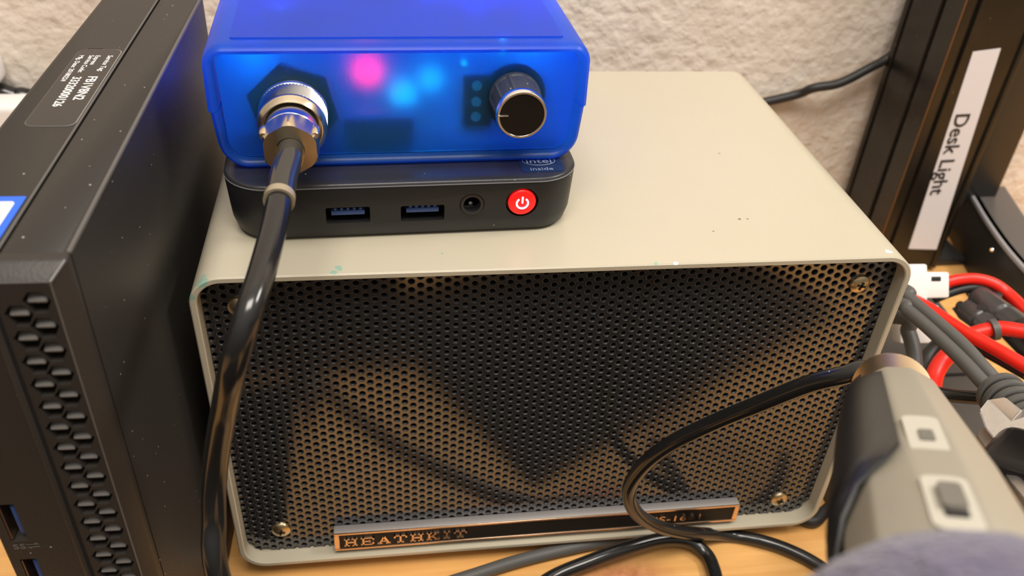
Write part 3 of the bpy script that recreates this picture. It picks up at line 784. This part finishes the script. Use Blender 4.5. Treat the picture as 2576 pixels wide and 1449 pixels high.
# curved black stand foot and second upright
ft = empty('monitor_stand', (.465, .16, 0)); tag(ft, 'black moulded stand with curved foot (edge highlight painted silver) and flat upright, right of the post', 'stand')
def curve_pts(off=0.):
    return [Vector(p) for p in spline([(.470+off, .252, 0), (.4655+off, .236, 0), (.457+off, .205, 0), (.450+off, .170, 0), (.4475+off, .135, 0), (.4500+off, .095, 0), (.458+off, .060, 0)], 8)]
def wall_curve(name, o0, o1, z0, z1, mat, b=0.):
    bm = bmesh.new(); A = curve_pts(o0); B = curve_pts(o1); rings = []
    for a, c in zip(A, B):
        rings.append([(a.x, a.y, z0), (a.x, a.y, z1-b), (a.x+b*.5, a.y, z1-b*.2), (a.x+b, a.y, z1), (c.x, c.y, z1), (c.x, c.y, z0)])
    loft(bm, rings, cap0=True, cap1=True)
    return par0(fin(name, bm, mat, angle=35), ft)
wall_curve('foot_wall', 0, .006, 0, .0385, 'base', b=.001)
wall_curve('foot_edge_highlight', -.0006, .0016, .0372, .0396, 'base_edge_lit', b=.0008)
wall_curve('foot_top', .0014, .030, .030, .0385, 'base_top_lit', b=.001)
lathe_obj_o = lathe_obj('rivet', [(0, .0012), (.0008, .0009)], (0.3991, 0.1280, 0.0698), (-1, 0, 0), 'alu', seg=12); par0(lathe_obj_o, ft)
bm = bmesh.new()
U = [(0.4625, 0.2380, 0.0445), (0.4839, 0.2380, 0.0378), (0.4793, 0.2380, 0.0883), (0.4611, 0.2380, 0.0695)]
bev_box(bm, U[0][0]-.016, U[1][0]+.0005, .238, .250, .036, .60, .0008, 2)
par0(fin('upright', bm, 'base', angle=35), ft)

# white nylon connector + red/black pair
NC = Vector((0.3325, 0.0848, 0.0781))
wc = empty('power_plug', NC); tag(wc, 'white nylon power plug on the red and black wires behind the speaker corner', 'connector')
rot = Euler((R(-35), R(-4), R(-8))).to_matrix().to_4x4()
def nbox(name, x0, x1, y0, y1, z0, z1, mat, b=.0012):
    bm = bmesh.new(); bev_box(bm, x0, x1, y0, y1, z0, z1, b, 2, rot); return fin(name, bm, mat, wc)
nbox('plug_housing', -.0125, .0085, -.006, .006, -.0055, .0075, 'nylon')
nbox('plug_body', -.026, -.003, -.0075, .005, -.012, .0115, 'nylon')
nbox('plug_tail', -.016, .0035, -.006, .005, -.028, -.009, 'nylon')
nbox('latch_hole', -.0006, .0040, -.0064, -.0058, .0030, .0052, 'dark', b=.0002)
def wire(name, pts, r, mat, label, cat='cable', group=None):
    return tag(tube(name, pts, r, mat, n=10), label, cat, group)
for nm, mt, pts, r in (('wire', 'red', [(0.3388, 0.0842, 0.0802), (0.3481, 0.0849, 0.0818), (0.3575, 0.0845, 0.0822), (0.3656, 0.0810, 0.0814), (0.3709, 0.0742, 0.0792), (0.3709, 0.0582, 0.0795)], .0029),
                   ('wire', 'matt_cable', [(0.3378, 0.0831, 0.0717), (0.3448, 0.0837, 0.0744), (0.3525, 0.0836, 0.0771), (0.3613, 0.0825, 0.0780), (0.3700, 0.0775, 0.0761), (0.3770, 0.0624, 0.0723)], .0024)):
    par0(tube(nm, pts, r, mt), wc)
# dark flat box behind the speaker
tr = empty('power_supply', (.38, .09, 0)); tag(tr, 'flat dark grey power supply box lying on the desk under the tangled wires', 'power supply')
bm = bmesh.new()
poly = [(.270, -.01), (.385, -.01), (.392, .06), (.398, .150), (.402, .168), (.270, .168)]
tp = [(x, y) for x, y in poly]
loft(bm, [[(x, y, 0) for x, y in tp], [(x, y, .017) for x, y in tp], [(x*.994+.002, y*.99+.001, .0185) for x, y in tp]], cap0=True, cap1=True)
par0(fin('case', bm, 'tray', angle=30), tr)
par0(box('case_seam', .272, .391, .082, .0838, .018, .0193, 'pc_gap', b=.0002), tr)

wire('grey_cable', [(.262, .10, .095), (0.2899, 0.0501, 0.1049), (0.2902, 0.0424, 0.1049), (0.2927, 0.0256, 0.1057), (0.2950, 0.0083, 0.1064), (0.2964, -0.0070, 0.1057), (0.2986, -0.0180, 0.1040), (0.3000, -0.0244, 0.1027)], .0027, 'grey_cable', 'upper grey cable running from behind the speaker to the ribbed sleeve')
wire('grey_cable', [(.262, .085, .08), (0.2861, 0.0431, 0.1015), (0.2873, 0.0356, 0.1028), (0.2896, 0.0189, 0.1037), (0.2916, 0.0012, 0.1041), (0.2924, -0.0131, 0.1041), (0.2944, -0.0208, 0.1038), (0.2958, -0.0272, 0.1025)], .0029, 'grey_cable', 'lower grey cable running from behind the speaker to the ribbed sleeve')
wire('dark_grey_cable', [(.263, .075, .07), (0.2922, 0.0453, 0.0915), (0.2948, 0.0397, 0.0874), (0.2950, 0.0325, 0.0829), (0.2933, 0.0248, 0.0780), (0.2894, 0.0151, 0.0730), (0.2869, 0.0078, 0.0636)], .0033, 'grey_cable', 'dark grey cable dropping steeply beside the speaker cabinet edge')
wire('red_cable', [(0.3164, 0.0764, 0.0792), (0.3160, 0.0588, 0.0853), (0.3174, 0.0467, 0.0873), (0.3196, 0.0351, 0.0892), (0.3238, 0.0241, 0.0906), (0.3264, 0.0145, 0.0922), (0.3318, 0.0009, 0.0932)], .0030, 'red', 'bright red cable crossing diagonally above its black partner')
wire('black_cable', [(0.3190, 0.0620, 0.0791), (0.3226, 0.0448, 0.0811), (0.3254, 0.0341, 0.0831), (0.3284, 0.0244, 0.0848), (0.3305, 0.0167, 0.0862), (0.3347, 0.0021, 0.0886)], .0030, 'cable', 'black cable running just under the diagonal red cable')
wire('red_cable', [(0.3296, 0.0431, 0.0811), (0.3361, 0.0433, 0.0829), (0.3418, 0.0425, 0.0847), (0.3462, 0.0394, 0.0863), (0.3552, 0.0320, 0.0887)], .0034, 'red', 'short thick red cable with a black tie around it')
bm = bmesh.new(); tie = spline([(0.3366, 0.0401, 0.0855), (0.3356, 0.0369, 0.0863)], 2)
tc_ = Vector((0.3399, 0.0423, 0.0842))
lathe(bm, [(-.0014, .0040), (-.0014, .0050), (.0014, .0050), (.0014, .0040)], tc_, (Vector((0.3418, 0.0425, 0.0847))-Vector((0.3361, 0.0433, 0.0829))).normalized(), 24)
tag(fin('cable_tie', bm, 'grey_cable'), 'dark band wrapped around the short thick red cable', 'cable tie')
wire('red_cable', [(0.3244, 0.0382, 0.0793), (0.3191, 0.0373, 0.0763), (0.3131, 0.0342, 0.0721), (0.3073, 0.0279, 0.0685), (0.3005, 0.0158, 0.0669), (0.2944, 0.0016, 0.0643)], .0040, 'red', 'thick red cable loop above the grey microphone body')
wire('black_cable', [(0.3282, 0.0496, 0.0740), (0.3201, 0.0477, 0.0707), (0.3141, 0.0440, 0.0661), (0.3093, 0.0364, 0.0620), (0.3050, 0.0265, 0.0564)], .0040, 'matt_cable', 'blurry black cable loop left of the thick red loop')
wire('black_cable', [(0.2843, 0.0108, 0.0808), (0.2930, 0.0024, 0.0838), (0.2984, -0.0040, 0.0879), (0.3035, -0.0100, 0.0924), (0.3130, -0.0183, 0.0980)], .0028, 'cable', 'black cable behind the microphone leading to the silver connector')
# black plugs in the far right
def plug(name, a, b, r, label):
    a, b = Vector(a), Vector(b); L = (b-a).length
    o = empty(name, a); tag(o, label, 'plug', 'black plugs')
    par0(lathe_obj('plug_body', [(0, r*.55), (L*.08, r*.75), (L*.12, r), (L*.62, r), (L*.66, r*.82), (L*.7, r*1.02), (L, r*1.02)], a, b-a, pm('scuffed_black_plastic', (.05, .048, .047), rough=.3, vary=(120, .5)), seg=20), o)
    par0(lathe_obj('strain_boot', [(-.004, r*.4), (L*.04, r*.5)], a, b-a, 'matt_cable', seg=14), o)
    return o
plug('round_plug', (0.3586, 0.0820, 0.0741), (0.3555, 0.0433, 0.0824), .0064, 'upper scuffed black round plug by the foot of the stand')
plug('round_plug', (0.3515, 0.0772, 0.0697), (0.3495, 0.0522, 0.0761), .0056, 'lower scuffed black round plug touching the banded red cable')
wire('matt_cable', [(0.3530, 0.0665, 0.0740), (0.3567, 0.0581, 0.0779), (0.3572, 0.0459, 0.0778), (0.3545, 0.0256, 0.0806)], .0062, 'matt_cable', 'thick black lead between the two black plugs and the red cable')
wire('matt_cable', [(0.3513, 0.0802, 0.0635), (0.3566, 0.0796, 0.0688), (0.3618, 0.0792, 0.0744), (0.3681, 0.0748, 0.0764)], .0035, 'matt_cable', 'short black lead crossing behind the lower round plug')

# ribbed sleeve of the grey pair
sl = empty('ribbed_cable_boot', (0.2958, -0.0227, 0.1034)); tag(sl, 'black ribbed strain relief boot holding the two grey cables', 'cable boot')
a = Vector((0.2949, -0.0185, 0.1048)); b = Vector((0.2888, -0.0507, 0.1114)); axd = (b-a).normalized()
par0(lathe_obj('boot_core', [(0, .0078), (.05, .0095)], a, axd, 'matt_cable', seg=28), sl)
for k in range(9):
    t = .0005+k*.0052
    par0(lathe_obj('boot_rib', [(0, .0082+t*.03), (.0004, .0088+t*.03), (.0028, .0089+t*.03), (.0032, .0083+t*.03)], a+axd*t, axd, 'grey_cable', seg=28), sl)
# silver connector hood
sh = empty('silver_connector', (0.2733, -0.0475, 0.1152)); tag(sh, 'silver faceted metal connector hood beside the microphone', 'connector')
def qprism(name, quad, depth, mat, bev=.0007):
    """faceted block: front outline at given points, extruded away from the viewer side"""
    bm = bmesh.new(); q = [Vector(p) for p in quad]
    n = (q[1]-q[0]).cross(q[2]-q[0]).normalized()
    if n.z < 0: n = -n
    V = loft(bm, [[p for p in q], [p-n*depth for p in q]], cap0=True, cap1=True)
    bmesh.ops.recalc_face_normals(bm, faces=bm.faces[:])
    bmesh.ops.bevel(bm, geom=bm.edges[:], offset=bev, segments=2, affect='EDGES')
    return fin(name, bm, mat, angle=30)
bm = bmesh.new()
fr_ = [(0.2655, -0.0429, 0.1201), (0.2692, -0.0402, 0.1231), (0.2713, -0.0510, 0.1218), (0.2795, -0.0526, 0.1291), (0.2739, -0.0627, 0.1259), (0.2637, -0.0621, 0.1193), (0.2640, -0.0499, 0.1188)]
bk_ = [(0.2823, -0.0278, 0.1052), (0.2804, -0.0362, 0.1195), (0.2816, -0.0433, 0.1191), (0.2897, -0.0449, 0.1266), (0.2904, -0.0506, 0.1131), (0.2834, -0.0452, 0.1021), (0.2811, -0.0355, 0.1036)]
FV = [bm.verts.new(p) for p in fr_]; BV = [bm.verts.new(p) for p in bk_]
bm.faces.new(FV); bm.faces.new(BV[::-1])
for k in range(7): bm.faces.new((FV[k], FV[(k+1) % 7], BV[(k+1) % 7], BV[k]))
bmesh.ops.bevel(bm, geom=bm.edges[:], offset=.0005, segments=2, affect='EDGES')
par0(fin('hood', bm, 'steel', angle=25), sh)
par0(qprism('connector_blade', [(0.2640, -0.0474, 0.1144), (0.2702, -0.0430, 0.1129), (0.2606, -0.0676, 0.1230), (0.2544, -0.0699, 0.1232)], .004, 'steel', .0005), sh)
par0(qprism('blade_joint', [(0.2548, -0.0693, 0.1225), (0.2606, -0.0678, 0.1228), (0.2596, -0.0702, 0.1231), (0.2540, -0.0716, 0.1230)], .004, 'dark', .0003), sh)
par0(qprism('blade_end', [(0.2540, -0.0716, 0.1230), (0.2596, -0.0702, 0.1231), (0.2483, -0.0940, 0.1333), (0.2449, -0.0903, 0.1329)], .004, 'steel', .0005), sh)
bk = empty('black_adapter', (0.2725, -0.0677, 0.1135)); tag(bk, 'black rounded adapter at the right edge under the silver connector', 'adapter')
bm = bmesh.new(); AM = Matrix.Translation((0.2706, -0.0775, 0.1200)) @ Matrix.Rotation(R(35), 4, 'Z') @ Matrix.Rotation(R(-20), 4, 'X'); bev_box(bm, -.014, .014, -.021, .021, -.012, .012, .006, 5, AM)
par0(fin('adapter_body', bm, 'knob_cap'), bk)

# ------------------------------------------------------------------ microphone
MA = Vector((0.2033, -0.0747, 0.1605)); MB = Vector((0.1560, -0.1567, 0.2009)); ma = (MB-MA).normalized(); ML = (MB-MA).length
cam = Vector((.0642, -.2372, .3220))
mc = empty('microphone', MA); tag(mc, 'grey handheld microphone with knurled collar, slide switches and purple-grey foam windscreen', 'microphone')
toc = (cam-(MA+MB)/2); toc = (toc-ma*toc.dot(ma)).normalized(); lft = toc.cross(ma).normalized()
if (lft.x) > 0: lft = -lft
def mpt(t, ang, r):   # ang 0 faces the viewer side, positive towards the speaker side
    return MA+ma*t+toc*(r*math.cos(ang))+lft*(r*math.sin(ang))
par0(knurled('knurled_collar', MA-ma*.0085, ma, .0106, .0165, 70, 'knurl_g', .00026), mc)
par0(lathe_obj('collar_rim', [(-.0115, .0080), (-.0105, .0098), (-.0095, .0106), (-.0083, .0106)], MA, ma, 'nickel_g', seg=48), mc)
NB = 12
def mring_(t, r): return [mpt(t, 2*PI*(k+.5)/NB+R(14), r) for k in range(NB)]
def brad(t): return .0120+.0045*min(1, max(0, (t-.008)/.085))
bm = bmesh.new(); loft(bm, [mring_(.0070, .0096), mring_(.0078, .0112), mring_(.012, .0122), mring_(.04, brad(.04)), mring_(.08, brad(.08)), mring_(.11, brad(.1)), mring_(ML+.02, .0165)], cap0=True, cap1=True)
mb = fin('body', bm, 'mic', angle=60)
md = mb.modifiers.new('b', 'BEVEL'); md.width = .0012; md.segments = 3; md.limit_method = 'ANGLE'; md.angle_limit = R(15)
par0(mb, mc)
# switch windows, laid on the facet that faces the viewer
angF = R(-16)
def mframe(t, ang):
    r = brad(t)*math.cos(PI/NB)
    n = (toc*math.cos(ang)+lft*math.sin(ang)).normalized(); s = n.cross(ma).normalized()
    if s.dot(lft) > 0: s = -s
    return MA+ma*t+n*r, n, s
def mplate(name, t, w, h, lift, th, mat, ang=angF, du=0., rad=.35, skew=0.):
    c, n, s = mframe(t, ang); bm = bmesh.new(); out = rrect(-w/2, w/2, -h/2, h/2, min(w, h)*rad, 5)
    L0 = [c+s*(x+du+skew*y)+ma*y+n*(lift-.0006) for x, y in out]; L1 = [c+s*(x+du+skew*y)+ma*y+n*(lift+th) for x, y in out]
    loft(bm, [L0, L1], cap0=True, cap1=True)
    return par0(fin(name, bm, mat, angle=30), mc)
c, n, s = mframe(.045, angF)
T1, T2 = .077, .113
w1 = mplate('upper_switch_panel', T1, .0068, .0215, .0001, .0002, 'mic_win', du=-.0006, rad=.3)
w2 = mplate('lower_switch_panel', T2, .0072, .0215, .0001, .0002, 'mic_win', du=-.0006, rad=.3)
q = mplate('small_slider', T1+.0020, .0026, .0060, .0003, .0003, 'mic_sw', du=-.0004, rad=.15)
q = mplate('large_slider', T2-.0005, .0036, .0100, .0004, .0010, 'mic_sw', du=-.0004, rad=.3)
q = mplate('slider_slot', T2+.0052, .0034, .0022, .0003, .0003, 'dark', du=-.0004, rad=.2)
for k in range(2):
    mplate('panel_print', T1-.0050+k*.0022, .0034-.0004*k, .0010, .0003, .00005, 'mic_sw', du=-.0006, rad=.1)
# foam
bm = bmesh.new(); bmesh.ops.create_icosphere(bm, subdivisions=6, radius=1)
FC = Vector((0.1345, -0.1900, 0.2169)); Fm = Matrix((lft, toc, ma)).transposed()
rnd = random.Random(3)
from mathutils import noise
for v in bm.verts:
    q = v.co.copy(); k = 1+.014*noise.noise(q*9)+.010*noise.noise(q*26)
    v.co = FC + Fm @ Vector((q.x*.0280*k, q.y*.0240*k, q.z*.0215*k))
par0(fin('foam_windscreen', bm, 'foam', angle=180), mc)
# rubber clip around the far half of the body
cl = empty('microphone_clip', MA+ma*.05); tag(cl, 'black rubber microphone clip gripping the grey microphone body', 'clip')
bm = bmesh.new(); rings = []
for j in range(25):
    u = j/24; t = .0085+u*.122
    a0 = R(4) if u < .66 else R(4+100*min(1, (u-.66)/.25)**.7)
    a1 = R(262)
    if u < .05: a0 = R(30)
    rin = brad(t)+.0002; thk = .0009+.0011*math.sin(min(1, u*4)*PI/2)
    n_ = 28; ring = []
    for k in range(n_+1):
        a = a0+(a1-a0)*k/n_; e = min(1, min(k, n_-k)/2.5); ring.append(mpt(t, a, rin+thk*(.35+.65*e)))
    for k in range(n_, -1, -1):
        a = a0+(a1-a0)*k/n_; ring.append(mpt(t, a, rin))
    rings.append(ring)
loft(bm, rings, cap0=True, cap1=True)
par0(fin('clip_cradle', bm, 'rubber', angle=60), cl)
# boom under the clip reaching the desk outside the frame
p0 = mpt(.060, R(165), .020)
par0(tube('clip_stem', [mpt(.060, R(150), .015), p0, p0+Vector((-.008, -.02, -.02)), Vector((.17, -.22, .12)), Vector((.19, -.30, .05)), Vector((.20, -.33, .012))], .0075, 'rubber', seg=20), cl)
par0(lathe_obj('clip_base', [(0, .045), (.004, .045), (.010, .040), (.014, .012)], (.20, -.33, 0), (0, 0, 1), 'base', seg=48), cl)

# microphone cable looping in front of the grille
c2 = empty('looped_cable', (0.2015, -0.0622, 0.1603)); tag(c2, 'black cable leaving the microphone collar and looping across the grille to the desk', 'cable')
pth = [MA-ma*.008, MA-ma*.013+Vector((-.003, 0, -.001)), (0.2028, -0.0605, 0.1581), (0.1976, -0.0583, 0.1545), (0.1911, -0.0525, 0.1460), (0.1814, -0.0437, 0.1296), (0.1726, -0.0350, 0.1135), (0.1630, -0.0283, 0.0978), (0.1565, -0.0231, 0.0815), (0.1544, -0.0189, 0.0637), (0.1598, -0.0159, 0.0466), (0.1726, -0.0110, 0.0300), (0.1904, -0.0060, 0.0170), (0.2122, 0.0016, 0.0035), (0.2295, -0.0033, 0.0030), (0.2432, -0.0118, 0.0030), (0.2528, -0.0222, 0.0030), (0.2607, -0.0351, 0.0030)]
par0(tube('cable', pth, .0029, 'cable', seg=20, n=12), c2)
par0(lathe_obj('cable_clamp', [(-.0175, .0040), (-.017, .0062), (-.013, .0075), (-.011, .0082)], MA, ma, 'nickel', seg=20), c2)
tag(tube('black_cable', [(.030, -.105, .0035), (.037, -.092, .0035), (.066, -.058, .0035), (.105, -.027, .0035), (.122, -.018, .0037), (0.1317, -0.0132, 0.0045), (0.1442, -0.0107, 0.0075), (0.1607, -0.0069, 0.0095), (0.1802, -0.0022, 0.0085), (0.1935, -0.0021, 0.0060), (0.2006, -0.0078, 0.0035), (0.2015, -0.0161, 0.0035), (0.2001, -0.0257, 0.0035), (.196, -.05, .0035)], .0031, 'cable', seg=20), 'arched glossy black cable on the desk at the bottom centre', 'cable')
tag(tube('grey_cable', [(0.0806, -0.0132, 0.0035), (0.0961, -0.0091, 0.0035), (0.1158, -0.0038, 0.0035), (0.1379, 0.0004, 0.0035), (0.1604, 0.0038, 0.0032), (0.1833, 0.0058, 0.0030), (0.2065, 0.0071, 0.0030), (0.2306, 0.0095, 0.0030), (0.2519, 0.0135, 0.0030)], .0028, 'grey_cable', seg=20), 'matt grey cable lying along the lower front edge of the speaker', 'cable')
tag(tube('black_cable', [(.215, .050, .003), (.240, .025, .003), (0.2548, 0.0062, 0.0030), (0.2657, 0.0106, 0.0030), (0.2763, 0.0174, 0.0030), (0.2925, 0.0260, 0.0030), (0.3180, 0.0384, 0.0030)], .0030, 'matt_cable', seg=18), 'black cable on the desk beside the lower right speaker corner', 'cable')
tag(box('desk_mat', -.055, .0150, -.112, -.0015, .0003, .0022, pm('black_foam_mat', (.010, .010, .010), rough=.8, spec=.2), b=.0008), 'small black rubber pad on the desk under the hanging lead', 'pad')  # visible pad, stretched forward out of view to darken the grille reflection

tag(box('added_pad', -.25, .074, -.40, -.117, .0002, .0022, pm('blocker_brown', (.022, .013, .009), rough=.8, spec=.2, vary=(90, .4)), b=.001), 'added dark brown pad in front of the equipment, placed unseen to darken the grille reflection', 'added pad')  # invented pad outside the view, dimming what the grille mirrors
nb = empty('added_dark_book', (.1945, -.1575, 0)); tag(nb, 'added dark book shape in front of the speaker, placed unseen to darken the grille reflection', 'added_dark_book')  # made-up book outside the view, shaped for the dark patches in the grille
NM = Matrix.Translation((.1945, -.1575, .0023)) @ Matrix.Rotation(R(-30), 4, 'Z')
bm = bmesh.new(); bev_box(bm, -.12, .12, -.08, .08, .0062, .0078, .0006, 2, NM); bev_box(bm, -.12, .12, -.08, .08, 0, .0016, .0006, 2, NM); bev_box(bm, -.12, -.118, -.08, .08, .001, .0070, .0007, 2, NM)
par0(fin('added_book_cover', bm, pm('blocker_black', (.007, .007, .008), rough=.8, spec=.25)), nb)
bm = bmesh.new(); bev_box(bm, -.118, .118, -.078, .078, .0016, .0062, 0, 2, NM); par0(fin('added_book_pages', bm, 'nylon'), nb)
# ------------------------------------------------------------------ light
def area(name, loc, target, size, power, col, shape='RECTANGLE', sy=None):
    l = bpy.data.lights.new(name, 'AREA'); l.energy = power; l.color = col; l.shape = shape; l.size = size; l.size_y = sy or size
    o = bpy.data.objects.new(name, l); COL.objects.link(o); o.location = loc
    o.rotation_euler = (Vector(target)-Vector(loc)).to_track_quat('-Z', 'Y').to_euler(); return o
area('ceiling_lamp', (.1, -.55, 1.6), (.1, .1, .05), .9, 22, (1, .93, .84), sy=.5)
area('desk_lamp', (.62, -.05, .75), (.15, .05, .1), .30, 3.2, (1, .95, .88), sy=.10)
wd = bpy.data.worlds.new('room'); SC.world = wd; wd.use_nodes = True
wn, wl = wd.node_tree.nodes, wd.node_tree.links
bg = wn['Background']; bg.inputs[1].default_value = 1
wt = wn.new('ShaderNodeTexCoord'); wx = wn.new('ShaderNodeSeparateXYZ'); wr = wn.new('ShaderNodeValToRGB')
wm = wn.new('ShaderNodeMapRange'); wm.inputs[1].default_value = -1; wm.inputs[2].default_value = 1
wl.new(wt.outputs['Generated'], wx.inputs[0]); wl.new(wx.outputs['Z'], wm.inputs[0]); wl.new(wm.outputs[0], wr.inputs[0])
e = wr.color_ramp.elements; e[0].position = .40; e[0].color = (.10, .085, .07, 1); e[1].position = .95; e[1].color = (.95, .87, .78, 1)
e2 = wr.color_ramp.elements.new(.62); e2.color = (.30, .27, .235, 1)
wl.new(wr.outputs[0], bg.inputs[0])

# ------------------------------------------------------------------ camera
cd = bpy.data.cameras.new('camera'); co = bpy.data.objects.new('camera', cd); COL.objects.link(co)
co.location = (.0642413, -.2372391, .3219880); co.rotation_euler = (R(54.17032), R(-3.17117), R(-7.73067))
cd.sensor_width = 36; cd.lens = 2190.05/2576*36; cd.clip_start = .01
cd.dof.use_dof = True; cd.dof.focus_distance = .30; cd.dof.aperture_fstop = 30.6/2.2
SC.camera = co
vs = SC.view_settings; vs.view_transform = 'Standard'; vs.look = 'None'; vs.gamma = 1; vs.use_curve_mapping = False; vs.exposure = 0
